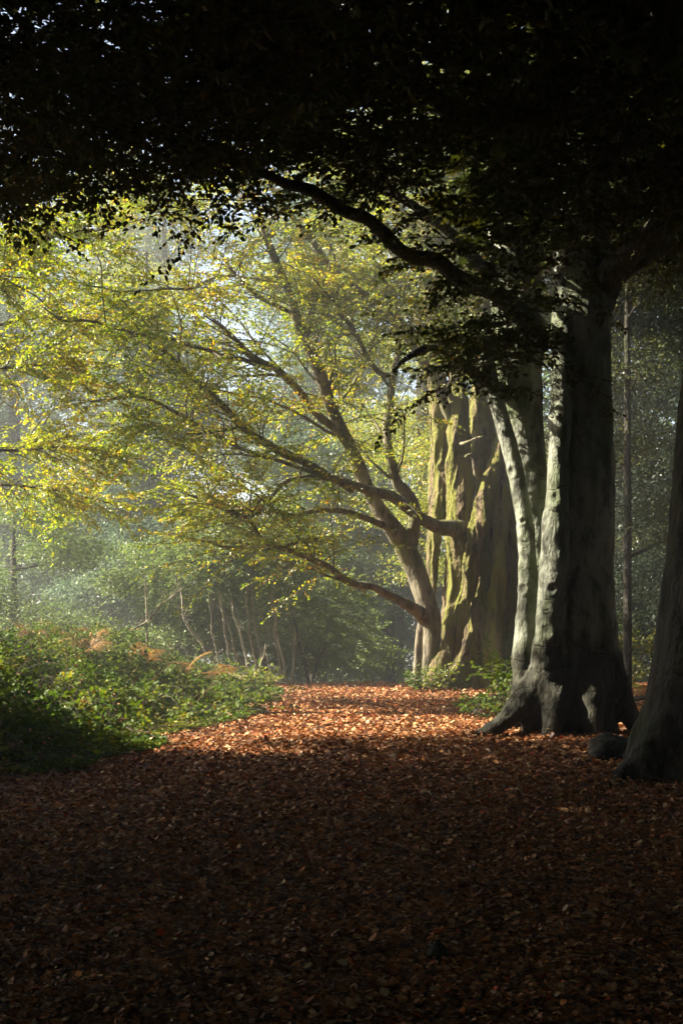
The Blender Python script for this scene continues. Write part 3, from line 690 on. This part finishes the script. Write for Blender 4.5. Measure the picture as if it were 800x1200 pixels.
build('crown', crowns['B'], [M_canopy, M_twig], beechB, baseB)
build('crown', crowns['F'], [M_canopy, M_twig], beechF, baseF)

# ------------------------------------------------------------------ background trees
def bgtree(name, label, base, blobs, leaf, n, lmat, bmat, trunk_r, h, lean=(0, 0), group=None, seed=0, cat='tree', nl=26):
    rg = np.random.default_rng(100 + seed)
    b = GP(*base)
    t = thing(name, label, cat, b, group)
    a = Acc()
    top = np.array([b[0] + lean[0], b[1] + lean[1], b[2] + h])
    q = resample([(b[0], b[1], b[2] - .3, trunk_r * 1.5), (b[0], b[1], b[2] + .6, trunk_r), (b[0] + lean[0] * .4, b[1] + lean[1] * .4, b[2] + h * .5, trunk_r * .75), (*top, trunk_r * .12)], 40)
    tube(a, q[:, :3], q[:, 3], 12, .08, seed)
    c = Acc()
    vol = np.array([bl[1] * bl[2] * bl[3] for bl in blobs]) ** .67
    for bl, v in zip(blobs, vol / vol.sum()):
        cx, cyy, cz = b[0] + bl[0][0], b[1] + bl[0][1], b[2] + bl[0][2]
        # limb from the trunk into this part of the crown
        k = np.argmin(np.abs(q[:, 2] - (cz - .5 * bl[3] - .2 * np.hypot(*bl[0][:2])))); k = min(max(k, 4), 36)
        mid = (q[k, :3] + [cx, cyy, cz]) / 2 + rg.normal(0, .25, 3)
        lq = resample([(*q[k, :3], q[k, 3] * .55), (*mid, q[k, 3] * .38), (cx, cyy, cz, q[k, 3] * .15)], 14)
        tube(a, lq[:, :3], lq[:, 3], 6, .1, seed)
        m = int(n * v * 1.5)
        u = unit(rg.normal(0, 1, (m, 3))); rr = rg.random(m) ** .42
        lump = 1 + .28 * noise(u * 2.2 + seed, 5)
        p = np.array([cx, cyy, cz]) + u * (rr * lump)[:, None] * np.array([bl[1], bl[2], bl[3]])
        # flattened spray of leaves at each point
        sp = rg.normal(0, 1, (m, nl, 3)) * np.array([.32, .32, .10]) * (leaf / .12)
        d0 = unit(np.c_[u[:, :2], -.25 + 0 * u[:, :1]] + rg.normal(0, .35, (m, 3)))
        lp = (p[:, None] + sp).reshape(-1, 3)
        D = (d0[:, None] + rg.normal(0, .6, (m, nl, 3)) * [1, 1, .6]).reshape(-1, 3)
        N = (np.array([0, 0, 1.]) + rg.normal(0, .55, (m, nl, 3)) + .35 * u[:, None]).reshape(-1, 3)
        leaves(c, lp, D, N, leaf * rg.uniform(.6, 1.25, len(lp)), wid=.5, simple=True)
    build('trunk', a, bmat, t, b)
    build('crown', c, lmat, t, b)
    return t
def stack(h0, h1, r0, r1, k, rg, off=.5):
    out = []
    for i in range(k):
        f = i / max(1, k - 1)
        r = r0 + (r1 - r0) * f
        an = rg.uniform(0, 6.28)
        out.append(((math.cos(an) * r * off, math.sin(an) * r * off, h0 + (h1 - h0) * f), r * rg.uniform(.8, 1.15), r * rg.uniform(.8, 1.15), (h1 - h0) / k * rg.uniform(.55, .9)))
    return out
rg = np.random.default_rng(5)
NB = 'evergreen_tree'
bgtree(NB, 'dark blue green evergreen in mist behind the bramble bank, nearest the left edge', (-11.5, 50), stack(2.2, 15.5, 3.2, 1.6, 8, rg), .15, 1500, M_blue, M_dark, .32, 16, seed=1)
bgtree(NB, 'blue green evergreen with a dark bare lower trunk behind the pale snag', (-6.3, 46), stack(3.4, 12.5, 2.0, 1.0, 7, rg), .14, 1300, M_blue, M_dark, .30, 14.5, seed=2)
bgtree(NB, 'tall misty evergreen behind the leaning limbs in the middle of the wood', (-.9, 54), stack(5.0, 19.5, 3.4, 1.6, 8, rg), .17, 1500, M_blue, M_dark, .36, 20, seed=3)
bgtree('beech_tree', 'yellow green beech glowing behind the mossy pollard', (2.6, 45), stack(4.2, 22, 3.8, 2.4, 12, rg, .7), .11, 3000, M_ygreen, M_dark, .30, 21, seed=4)
bgtree(NB, 'low broad evergreen closing the gap beyond the end of the path', (2.0, 58), stack(.8, 6.0, 3.8, 2.4, 6, rg, .8), .13, 1500, M_blue, M_dark, .24, 7, seed=5)
bgtree('beech_tree', 'green leaved young tree arching over the far end of the path', (-1.5, 50), stack(2.6, 8.2, 2.6, 1.6, 6, rg, .8), .11, 1200, M_mid, M_dark, .16, 8.5, seed=6)
bgtree('holly_tree', 'dark glossy holly filling the gap right of the grey beech', (8.9, 33), stack(1.4, 14, 2.8, 1.8, 10, rg, .6), .085, 4200, M_holly, M_dark, .16, 14, seed=7)
bgtree(NB, 'tall hazy evergreen far behind the yellow branches at left', (-9.6, 64), stack(4, 24, 4.6, 2.4, 9, rg, .6), .18, 1500, M_blue, M_dark, .4, 25, seed=15)
bgtree(NB, 'very tall hazy evergreen far behind the sweeping limbs', (-1.6, 68), stack(5, 27, 4.6, 2.4, 9, rg, .6), .18, 1500, M_blue, M_dark, .4, 28, seed=16)
bgtree(NB, 'tall hazy evergreen far beyond the left edge of the bank', (-14.5, 60), stack(3, 24, 5.0, 2.4, 9, rg, .6), .18, 1500, M_blue, M_dark, .4, 25, seed=17)
bgtree(NB, 'tall dark evergreen behind the holly at the right edge', (11.5, 42), stack(1.5, 17, 4.2, 2.2, 9, rg, .6), .15, 1600, M_holly, M_dark, .3, 18, seed=13)
bgtree(NB, 'dark evergreen showing in the gap high between the grey beech and right edge', (7.4, 46), stack(3, 19, 3.6, 2.2, 10, rg, .6), .13, 2200, M_holly, M_dark, .3, 20, seed=14)
bgtree('beech_tree', 'yellow leaved low tree glowing behind the thin trunk at right', (9.2, 44), stack(1.0, 7, 2.6, 1.8, 6, rg, .7), .10, 1100, M_ygreen, M_dark, .14, 8, seed=8)
bgtree('beech_tree', 'thin dark trunk with leafy sprays between the grey beech and right edge', (5.62, 28.0), stack(3.6, 11.5, 1.5, 1.2, 6, rg, .8), .085, 620, M_canopy, M_dark, .09, 12, seed=9)
bgtree('holly_tree', 'broad grey green shrubby evergreen behind the bramble bank at left', (-8.4, 36.5), stack(.6, 4.4, 2.3, 1.3, 5, rg, .8), .095, 800, M_mid, M_dark, .12, 5, seed=10)
bgtree('holly_tree', 'broad leafy shrub behind the bronze ferns and pale snag', (-4.9, 37.5), stack(.6, 3.6, 2.0, 1.1, 5, rg, .8), .09, 1000, M_mid, M_dark, .10, 4.2, seed=11)
bgtree('beech_tree', 'pale yellow beech high beyond the left trees', (-7.2, 58), stack(8, 21, 3.8, 2.2, 7, rg, .7), .14, 1300, M_ygreen, M_dark, .34, 22, seed=12)
for k, (x, y, lb) in enumerate(((1.3, 62, 'leftmost of the three slim trunks beyond the crest of the path'), (1.9, 64, 'middle one of the three slim trunks beyond the crest of the path'), (2.6, 63, 'rightmost of the three slim trunks beyond the crest of the path'))):
    bgtree('slim_tree', lb, (x, y), stack(5, 12, 1.8, 1.2, 3, rg), .15, 260, M_blue, M_dark, .2, 13, group='slim trunks beyond the crest', seed=20 + k)

# far wood: one mass of foliage round the whole scene, with trunks lost in it
rg = np.random.default_rng(15)
fw = Acc()
n = 80000
th = rg.uniform(R(-85), R(75), n)
rad = rg.uniform(68, 96, n)
x = np.sin(th) * rad; y = 5 + np.cos(th) * rad
top = 23 + 7 * noise(np.stack([th * 9, th * 0, th * 0], -1), 16) + 2 * noise(np.stack([th * 40, th * 0, th * 0], -1), 17)
top = top - 14 * np.exp(-((th + .09) / .030) ** 2) - 12 * np.exp(-((th + .225) / .03) ** 2)
z = ground(x, y) + rg.random(n) ** .9 * np.maximum(top, 4)
leaves(fw, np.stack([x, y, z], 1), rg.normal(0, 1, (n, 3)) * [1, 1, .5], rg.normal(0, .7, (n, 3)) + [0, 0, 1], rg.uniform(.35, .8, n), wid=.6, simple=True)
n = 30000
th = rg.uniform(R(5), R(26), n); rad = rg.uniform(50, 60, n)
x = np.sin(th) * rad; y = np.cos(th) * rad
z = ground(x, y) + rg.random(n) ** .9 * (22 + 3 * noise(np.stack([th * 20, th * 0, th * 0], -1), 19))
leaves(fw, np.stack([x, y, z], 1), rg.normal(0, 1, (n, 3)) * [1, 1, .5], rg.normal(0, .7, (n, 3)) + [0, 0, 1], rg.uniform(.25, .55, n), wid=.6, simple=True)
# the wood behind and beside the walker, dense enough to keep the place in shade
n = 70000
x = rg.uniform(-48, 45, n); y = rg.uniform(-34, 60, n)
ok = ((y < -9) & (y > -30)) | ((x > 13) & (y > -12)) | ((x < -29) & (y < 12) & (y > -22))
x, y = x[ok], y[ok]
z = ground(x, y) + rg.random(len(x)) * (13 + 3 * noise(np.stack([x * .2, y * .2, x * 0], -1), 18))
leaves(fw, np.stack([x, y, z], 1), rg.normal(0, 1, (len(x), 3)) * [1, 1, .5], rg.normal(0, .7, (len(x), 3)) + [0, 0, 1], rg.uniform(.6, 1.2, len(x)), wid=.7, simple=True)
o = build('woodland', fw, M_blue)
tag(o, 'dim mass of distant wood closing every gap between the trees', 'woodland', kind='stuff')

# ------------------------------------------------------------------ understorey with pale stems
def shrub(label, base, stems, blobs, lmat, leaf, n, seed, bmat=M_pale):
    b = GP(*base)
    t = thing('hazel_shrub', label, 'shrub', b, 'pale stemmed shrubs beyond the bank')
    rg = np.random.default_rng(seed)
    for rows in stems:
        a = Acc()
        pts = [(*P(x, y, Y), .72 * r * Y / FPX) for x, y, Y, r in rows]
        q = resample(pts, 30)
        q[:, :3] += .04 * np.stack([noise(q[:, :3] * 3, seed + 1), noise(q[:, :3] * 3, seed + 2), 0 * q[:, 0]], -1)
        tube(a, q[:, :3], np.maximum(q[:, 3], .008), 7, .1, seed)
        # side shoots
        foliate(a, rg, q[:, :3], q[:, 3], 5, .4, 1, (.4, 1.0), 5, 2, .06, keep=0.0, up=.35, lm=0, bm=0)
        build('stem', a, bmat, t, b)
    c = Acc()
    for (px_, py_, Y, rx, ry, rz, m) in blobs:
        cx, cyy, cz = P(px_, py_, Y)
        u = unit(rg.normal(0, 1, (m, 3))); rr = rg.random(m) ** .5
        p = np.array([cx, cyy, cz]) + u * rr[:, None] * [rx, ry, rz]
        branchlets(c, p, np.c_[u[:, :2], u[:, 2:] * .3] + rg.normal(0, .4, (m, 3)), rg.uniform(.35, .8, m), 6, 6, leaf, rg, r0=.005, keep=.85, droop=.1)
    build('crown', c, [lmat, M_twig], t, b)
shrub('pale stemmed shrub leaning left with a thick slanting stem at its foot', (-2.55, 34.6),
      [[(283, 800, 34.4, 3.2), (268, 782, 34.4, 3), (250, 774, 34.3, 3), (236, 752, 34.2, 2.8), (222, 737, 34.1, 2.5), (214, 718, 34, 1.8), (213, 690, 34, 1)],
       [(262, 800, 34.6, 2.4), (255, 770, 34.6, 2.2), (249, 740, 34.6, 2), (247, 715, 34.6, 1.6), (243, 680, 34.6, 1)],
       [(278, 800, 34.5, 2.4), (270, 775, 34.5, 2.2), (265, 752, 34.5, 2), (262, 725, 34.5, 1.8), (257, 695, 34.5, 1.2), (250, 660, 34.5, .8)],
       [(282, 800, 34.8, 2.2), (276, 770, 34.8, 2), (270, 740, 34.8, 1.8), (261, 715, 34.8, 1.4), (258, 680, 34.8, .8)]],
      [(225, 668, 35, 1.4, 1, .7, 230), (265, 645, 35.2, 1.3, 1, .8, 230), (240, 700, 35.8, 1.3, .8, .6, 130), (215, 740, 37, 1.2, .8, .6, 90)], M_mid, .075, 0, 201)
shrub('pale stemmed shrub with several upright stems in the middle of the thicket', (-2.1, 34.2),
      [[(291, 802, 34.2, 2.4), (290, 778, 34.2, 2.4), (286, 758, 34.2, 2.2), (281, 740, 34.2, 2), (274, 722, 34.2, 1.6), (270, 700, 34.2, 1)],
       [(302, 802, 34.6, 2), (300, 775, 34.6, 1.8), (293, 750, 34.6, 1.6), (290, 720, 34.6, 1.2), (288, 680, 34.6, .8)],
       [(300, 800, 33.9, 1.6), (304, 780, 33.9, 1.5), (309, 768, 33.9, 1.2), (311, 755, 33.9, .7)],
       [(308, 802, 34.8, 2), (306, 770, 34.8, 1.8), (298, 735, 34.8, 1.5), (296, 700, 34.8, 1.2), (292, 650, 34.8, .7)]],
      [(290, 650, 35, 1.2, .9, .8, 220), (300, 705, 36.4, 1.1, .8, .7, 150), (285, 760, 37.5, 1.2, .8, .6, 110)], M_mid, .075, 0, 202)
shrub('pale stemmed shrub nearest the path with tall straight stems', (-1.35, 34.8),
      [[(336, 804, 34.8, 2), (334, 780, 34.8, 1.9), (327, 755, 34.8, 1.8), (322, 728, 34.8, 1.6), (318, 690, 34.8, 1.2), (315, 640, 34.8, .8)],
       [(341, 804, 35, 1.6), (344, 778, 35, 1.5), (346, 755, 35, 1.2), (345, 735, 35, .8)],
       [(330, 804, 35.2, 1.8), (326, 770, 35.2, 1.6), (322, 740, 35.2, 1.4), (320, 690, 35.2, 1), (318, 630, 35.2, .7)],
       [(336, 804, 35.4, 1.5), (330, 770, 35.4, 1.4), (316, 740, 35.4, 1.2), (306, 718, 35.4, .8)]],
      [(325, 640, 35.4, 1.2, .9, 1.0, 240), (350, 690, 37, 1.2, .9, .9, 200), (335, 755, 38, 1.2, .8, .7, 140)], M_mid, .075, 0, 203)
shrub('dark leaning stem shrub at the far left corner of the path', (-.95, 35.6),
      [[(362, 806, 35.6, 3.2), (359, 785, 35.6, 3), (354, 768, 35.6, 2.4), (350, 750, 35.6, 1.8), (344, 725, 35.6, 1)],
       [(364, 806, 35.8, 2), (372, 780, 35.8, 1.6), (380, 760, 35.8, 1)]],
      [(378, 715, 37.5, 1.4, 1, .9, 220), (360, 765, 38, 1.1, .8, .6, 130), (410, 760, 39, 1.3, .9, .7, 160)], M_mid, .075, 0, 204, M_dark)

# dead pale snag leaning above the bank
b = GP(-4.6, 30.5)
a = Acc(); t = thing('dead_snag', 'bare pale dead branch forking above the bramble bank', 'snag', b)
for k, rows in enumerate(([(118, 775, 30.5, 2.6), (137, 751, 30.5, 2.4), (152, 740, 30.5, 2.1), (170, 730, 30.5, 2), (180, 720, 30.5, 1.7), (187, 712, 30.5, 1.2), (190, 702, 30.5, .6)],
             [(174, 785, 30.4, 2.6), (173, 762, 30.4, 2.4), (172, 735, 30.5, 2), (172, 712, 30.5, 1.6), (170, 683, 30.5, 1)],
             [(173, 722, 30.5, 1.7), (190, 708, 30.5, 1.5), (205, 697, 30.5, 1.2), (217, 687, 30.5, .7)])):
    a = Acc(); qp, qr = px_tube(a, [(x_, y_, Y_, r_ * .62) for x_, y_, Y_, r_ in rows], 30, 8, .12, 300 + k)
    foliate(a, np.random.default_rng(310 + k), qp, qr, 7, .4, 1, (.25, .7), 4, 2, .05, keep=0.0, up=.3, lm=0, bm=0)
    build('branch', a, M_limb, t, b)

# ------------------------------------------------------------------ bramble bank
rg = np.random.default_rng(33)
ub = Acc()
n = 300000
x = rg.uniform(-13, -.6, n); y = 13 + 21.5 * rg.random(n) ** 1.15
d = bank_d(x, y)
lim = ss(36.5, 31, y)
ok = (d > -.15) & (np.abs(x) < y * .30 + 2.2) & (lim > .02)
x, y, d, lim = x[ok], y[ok], d[ok], lim[ok]
q2 = np.stack([x, y, x * 0], -1)
lump = .34 * noise(q2 * .9, 34) + .20 * noise(q2 * 2.3, 35) + .10 * noise(q2 * 5, 36)
H = (.10 + .60 * ss(0, 3.4, d) + lump * ss(0, 1.4, d)) * (.35 + .65 * lim)
H = np.maximum(H, .06)
z = ground(x, y) + H * (1 - .85 * rg.random(len(x)) ** 2.6)
# keep back-of-bank leaves near the surface only
N = rg.normal(0, .65, (len(x), 3)) + [0, 0, 1]; N[:, 0] += .12; N[:, 1] -= .25
D = rg.normal(0, 1, (len(x), 3)) * [1, 1, .35] + [0.25, -.25, -.15]
leaves(ub, np.stack([x, y, z], 1), D, N, rg.uniform(.035, .085, len(x)), wid=.6, m=0)
k = rg.choice(len(x), 700, False)
A0_ = np.stack([x[k], y[k], ground(x[k], y[k])], 1)
dr = unit(rg.normal(0, 1, (700, 3)) * [1, 1, 0]); s = np.linspace(0, 1, 6)[None, :, None]
Lc = rg.uniform(.6, 1.5, 700)[:, None, None]; Hc = (H[k] * 1.35 + .1)[:, None, None]
prisms(ub, A0_[:, None] + dr[:, None] * Lc * s + np.array([0, 0, 1.]) * Hc * 4 * s * (1 - s * .78) * .62, np.full((700, 6), .004), 4, 1)
k = rg.choice(len(x), 900, False)
br = np.stack([x[k], y[k], ground(x[k], y[k]) + H[k] * .55], 1)
dd_ = unit(rg.normal(0, .55, (900, 3)) + [.1, -.1, 1.0])
branchlets(ub, br, dd_, rg.uniform(.3, .75, 900), 5, 4, .085, rg, r0=.004, droop=.25, keep=.9, wid=.62)
k = rg.choice(len(x), 5200, False)
leaves(ub, np.stack([x[k], y[k], ground(x[k], y[k]) + H[k] * rg.uniform(.75, 1.08, len(k))], 1), rg.normal(0, 1, (len(k), 3)) * [1, 1, .5], rg.normal(0, .6, (len(k), 3)) + [0, 0, 1], rg.uniform(.04, .08, len(k)), m=2)
k = rg.choice(np.where(y > 21)[0], 260, False)
gb = np.stack([x[k], y[k], ground(x[k], y[k]) + H[k] * .5], 1)
gd = unit(rg.normal(0, .4, (260, 3)) + [0, 0, 1.]); gl_ = rg.uniform(.4, .9, 260)[:, None, None]; gs = np.linspace(0, 1, 6)[None, :, None]
prisms(ub, gb[:, None] + gd[:, None] * gl_ * gs + np.array([.35, -.2, -.2]) * gl_ * gs ** 2 * rg.normal(0, 1, (260, 1, 1)), np.tile(np.linspace(.004, .0015, 6), (260, 1)), 3, 3)
o = build('undergrowth', ub, [M_bramble, M_twig, M_litter, M_bracken])
tag(o, 'green bramble undergrowth covering the bank left of the path', 'undergrowth', kind='stuff')

# bronze bracken on the back of the bank
def bracken_proto(rg):
    stalk = Acc(); fr = Acc()
    nf = 7
    for i in range(nf):
        an = i / nf * 6.28 + rg.uniform(-.5, .5); Ln = rg.uniform(.45, 1.05); fall = rg.uniform(.36, .85)
        out = np.array([math.cos(an), math.sin(an), 0])
        s = np.linspace(0, 1, 22)
        path = out * (Ln * .60 * s ** 1.5)[:, None] + np.array([0, 0, 1.]) * (Ln * (.95 * s - fall * s ** 2.2))[:, None]
        prisms(stalk, path[None, ::3], np.linspace(.006, .002, len(path[::3]))[None], 4, 0)
        tan = unit(np.gradient(path, axis=0)); sd = unit(np.cross(tan, [0, 0, 1.])); nn = np.cross(sd, tan)
        for sg in (1, -1):
            for j in range(5, 22, 1):
                if rg.random() < .2: continue
                w_ = .20 * Ln * math.sin(math.pi * min(1, (j - 3) / 19.0)) ** .8 + .02
                pd = unit(sd[j] * sg + tan[j] * .45 - np.array([0, 0, .25]))
                m = 8
                u = np.linspace(.05, 1, m)[:, None]
                base = path[j] + pd * w_ * u
                for s2 in (1, -1):
                    leaves(fr, base, np.tile(unit(pd * .5 + tan[j] * s2), (m, 1)), np.tile(nn[j], (m, 1)) + rg.normal(0, .3, (m, 3)), (w_ * .24) * (1.1 - u[:, 0] * .75), wid=.4, simple=True)
    return stalk, fr
rg = np.random.default_rng(44)
st, fr = bracken_proto(rg)
spots = [(-6.3, 27.6, 'bronze bracken clump standing tallest near the left edge of the bank'),
         (-5.2, 28.6, 'bronze bracken clump on the bank just left of the dead snag'),
         (-4.55, 25.6, 'rusty bracken clump sunk in the middle of the bramble bank'),
         (-3.2, 29.2, 'rusty bracken clump on the bank below the dead snag fork'),
         (-2.7, 29.9, 'bronze bracken clump at the right end of the bank top'),
         (-5.0, 24.6, 'lowest brown bracken clump in the front brambles'),
         (-6.9, 25.2, 'brown bracken clump at the left picture edge among yellow brambles'),
         (-4.0, 28.0, 'rusty bracken clump on the crest of the bank in front of the snag'),
         (-3.6, 26.4, 'small brown bracken clump on the slope facing the path'),
         (-6.2, 29.8, 'far bronze bracken clump along the back of the bank at left')]
proto = None
for i, (x, y, lb) in enumerate(spots):
    d_ = float(np.squeeze(bank_d(x, y))); zz = float(np.squeeze(ground(x, y))) + .60 * float(ss(0, 3.4, d_))
    if proto is None:
        proto = thing('bracken_fern', lb, 'fern', (x, y, zz), 'bronze bracken on the bank')
        build('stalk', st, M_bracken, proto); build('frond', fr, M_bracken, proto)
        kids = list(proto.children); o = proto
    else:
        o = proto.copy(); COL.objects.link(o); o['label'] = lb
        for ch in kids:
            c = ch.copy(); COL.objects.link(c); c.parent = o
    o.location = (x, y, zz); o.rotation_euler = (rg.uniform(-.6, .6), rg.uniform(-.6, .6), rg.uniform(0, 6.28)); sc_ = rg.uniform(.6, 1.2); o.scale = (sc_, sc_, sc_)

# ------------------------------------------------------------------ small plants by the trunks
def sapling(label, base, h, n, T, K, leaf, lmat, seed, spread=.5, name='sapling', cat='sapling', L=(.25, .6)):
    rg = np.random.default_rng(seed); b = GP(*base)
    t = thing(name, label, cat, b); a = Acc(); c = Acc()
    for i in range(5):
        an = rg.uniform(0, 6.28); e = np.array([math.cos(an), math.sin(an), 0]) * spread * rg.uniform(.4, 1)
        hh = h * rg.uniform(.6, 1)
        q = resample([(*b, .009), (*(np.array(b) + e * .4 + [0, 0, hh * .6]), .006), (*(np.array(b) + e + [0, 0, hh]), .003)], 12)
        tube(a, q[:, :3], q[:, 3], 6)
        foliate(c, rg, q[:, :3], q[:, 3], n, .1, 1, L, T, K, leaf, up=.15)
    build('stem', a, M_twig, t, b); build('foliage', c, [lmat, M_twig], t, b)
sapling('green leafy bramble sprig lit at the left foot of the grey beech', (2.45, 21.6), 1.05, 9, 5, 4, .085, M_bramble, 501, .55)
sapling('low green seedling patch on the leaves left of the grey beech root', (2.05, 23.0), .32, 7, 4, 4, .085, M_bramble, 502, .75)
sapling('small green tuft at the foot of the slender leaning beech', (1.75, 31.2), .38, 6, 4, 4, .07, M_bramble, 503, .35)
sapling('yellow green tuft between the mossy pollard and leaning beech', (2.25, 31.4), .45, 5, 4, 4, .07, M_ygreen, 504, .25)
sapling('green sprig behind the grey beech against the mossy pollard', (3.1, 27.5), 1.25, 6, 5, 4, .08, M_bramble, 505, .5)
sapling('yellow leaved spray low behind the thin trunk at right', (6.0, 30.0), 1.9, 12, 6, 5, .08, M_ygreen, 506, .8, L=(.4, .9))
sapling('small bright green seedling at the right corner of the bank', (-1.75, 32.4), .4, 6, 4, 4, .08, M_ygreen, 507, .35)

# mossy log half sunk in the bank, stump, fallen branch, stone
b = GP(-2.35, 31.3); a = Acc()
q = resample([(b[0] - .45, b[1] + .1, b[2] + .16, .16), (b[0], b[1], b[2] + .2, .2), (b[0] + .4, b[1] - .15, b[2] + .12, .15)], 24)
tube(a, q[:, :3], q[:, 3], 14, .2, 600); o = build('mossy_log', a, M_mossy, None, b); tag(o, 'short rotting log lying at the right end of the bramble bank', 'log')
b = GP(3.0, 16.0); a = Acc()
for rows in ([(3.0, 16.0, -.2, .26), (3.0, 16.0, .08, .23), (3.02, 16.02, .2, .19), (3.03, 16.03, .27, .12)], [(3.0, 16, .1, .15), (2.86, 15.8, .05, .11), (2.72, 15.62, -.06, .06)],
             [(3.05, 16, .12, .17), (3.28, 15.95, .1, .13), (3.5, 15.8, -.02, .08)], [(3.0, 16.1, .1, .14), (2.93, 16.3, .04, .1), (2.85, 16.5, -.08, .05)]):
    q = resample([(x_, y_, b[2] + z_, r_) for x_, y_, z_, r_ in rows], 20); tube(a, q[:, :3], q[:, 3], 14, .2, 601)
stump = fuse('tree_stump', a, .018, lambda p: .03 * noise(p * [5, 5, 1.2], 615) + .014 * noise(p * [16, 16, 6], 616), M_dark, None, b, 4); stump.location = b
tag(stump, 'low dark stump on the leaves beside the flared trunk at right', 'stump')
b = GP(6.1, 27.0); a = Acc()
q = resample([(4.9, 27.2, b[2] + .05, .05), (5.6, 27.0, b[2] + .12, .045), (6.3, 26.9, b[2] + .2, .035), (7.2, 26.7, b[2] + .16, .02)], 30)
tube(a, q[:, :3], q[:, 3], 8, .15, 602); o = build('fallen_branch', a, M_dark, None, b); tag(o, 'thin dark fallen branch lying on leaves behind the grey beech', 'branch')
xs, ys = .445, 6.66
b = GP(xs, ys); a = Acc()
q = resample([(xs, ys, b[2] - .05, .03), (xs, ys, b[2] - .02, .05), (xs + .003, ys, b[2] + .03, .052), (xs + .006, ys, b[2] + .075, .04), (xs + .008, ys, b[2] + .095, .008)], 16)
tube(a, q[:, :3], q[:, 3], 16, .12, 603); o = build('stone', a, M_dark, None, b); tag(o, 'rounded grey stone standing among the leaves in the dark foreground', 'stone')

# ------------------------------------------------------------------ leaf litter
rg = np.random.default_rng(77)
n = 370000
y = 4.2 + 32 * rg.random(n) ** 1.35
x = rg.uniform(-1, 1, n) * (y * .27 + 2.0)
d = bank_d(x, y)
ok = (d < .3 + .8 * rg.random(n))
x, y = x[ok], y[ok]
# drifts against the feet of the trunks and the stump
dx, dy, dz_ = [], [], []
for ob, bs in ((trunkA, baseA), (trunkB, baseB), (trunkC, baseC), (trunkD, baseD), (stump, GP(3.0, 16.0))):
    co = np.empty(len(ob.data.vertices) * 3, np.float32); ob.data.vertices.foreach_get('co', co); co = co.reshape(-1, 3) + np.array(bs)
    c = co[np.abs(co[:, 2] - ground(co[:, 0], co[:, 1])) < .05]
    m = 4200 if bs is not baseB else 3600
    c = c[rg.integers(0, len(c), m if len(c) > 2000 else 700)]
    e = rg.normal(0, .15, (len(c), 2)) + [0, -.04]
    dx.append(c[:, 0] + e[:, 0]); dy.append(c[:, 1] + e[:, 1]); dz_.append(np.abs(rg.normal(0, .06, len(c))) * np.exp(-np.hypot(e[:, 0], e[:, 1]) / .16))
nd = len(x)
x = np.r_[x, *dx]; y = np.r_[y, *dy]
hump = np.r_[np.zeros(nd), *dz_]
pile = .035 * noise(np.stack([x * 3, y * 3, x * 0], -1), 78)
z = ground(x, y) + .010 + np.abs(rg.normal(0, .018, len(x))) + np.maximum(pile, 0) + hump
N = rg.normal(0, .36, (len(x), 3)) + [0, 0, 1]
D = rg.normal(0, 1, (len(x), 3)) * [1, 1, .14]
lt = Acc()
C = np.stack([x, y, z], 1)
cl = rg.random(len(x))
near = .60 + .34 * ss(7, 18, y)
for lo, hi, cu, fo, wd in ((0, .22, -.25, .4, .62), (.22, .45, .12, .2, .7), (.45, .65, .32, -.35, .6), (.65, .78, .0, .7, .55), (.78, .9, .45, .5, .42), (.9, 1.01, -.4, .1, .8)):
    s = (cl >= lo) & (cl < hi)
    leaves(lt, C[s], D[s], N[s], np.clip(rg.lognormal(math.log(.050), .33, s.sum()), .018, .10) * near[s] * (1 + .006 * y[s]), wid=wd, fold=fo, curl=cu)
# fallen twigs and nut husks among the leaves
m = 1500
ty = 4.5 + 28 * rg.random(m) ** 1.3; tx = rg.uniform(-1, 1, m) * (ty * .26 + 1.5); kk = bank_d(tx, ty) < .2; tx, ty = tx[kk], ty[kk]; m = len(tx)
td = unit(rg.normal(0, 1, (m, 3)) * [1, 1, .06]); tl = rg.gamma(2, .07, m)[:, None, None] + .04; u = np.linspace(-.5, .5, 5)[None, :, None]
tp = np.stack([tx, ty, ground(tx, ty) + .045], 1)[:, None] + td[:, None] * tl * u + rg.normal(0, .05, (m, 1, 3)) * [1, 1, .1] * (u ** 2) * 4 * tl
prisms(lt, tp, np.tile(np.array([.0035, .0035, .003, .0025, .0015]), (m, 1)), 4, 1)
m = 900
hy = 4.5 + 18 * rg.random(m) ** 1.2; hx = rg.uniform(-1, 1, m) * (hy * .26 + 1)
hp = np.stack([hx, hy, ground(hx, hy) + .03], 1)[:, None] + np.array([0, 0, 1.])[None, None] * (np.array([-.012, -.006, 0, .006, .012])[None, :, None])
prisms(lt, hp, np.tile(np.array([.002, .010, .012, .009, .001]), (m, 1)), 6, 1)
o = build('leaf_litter', lt, [M_litter, M_twig])
tag(o, 'brown and orange fallen beech leaves covering the path', 'leaf litter', kind='stuff')
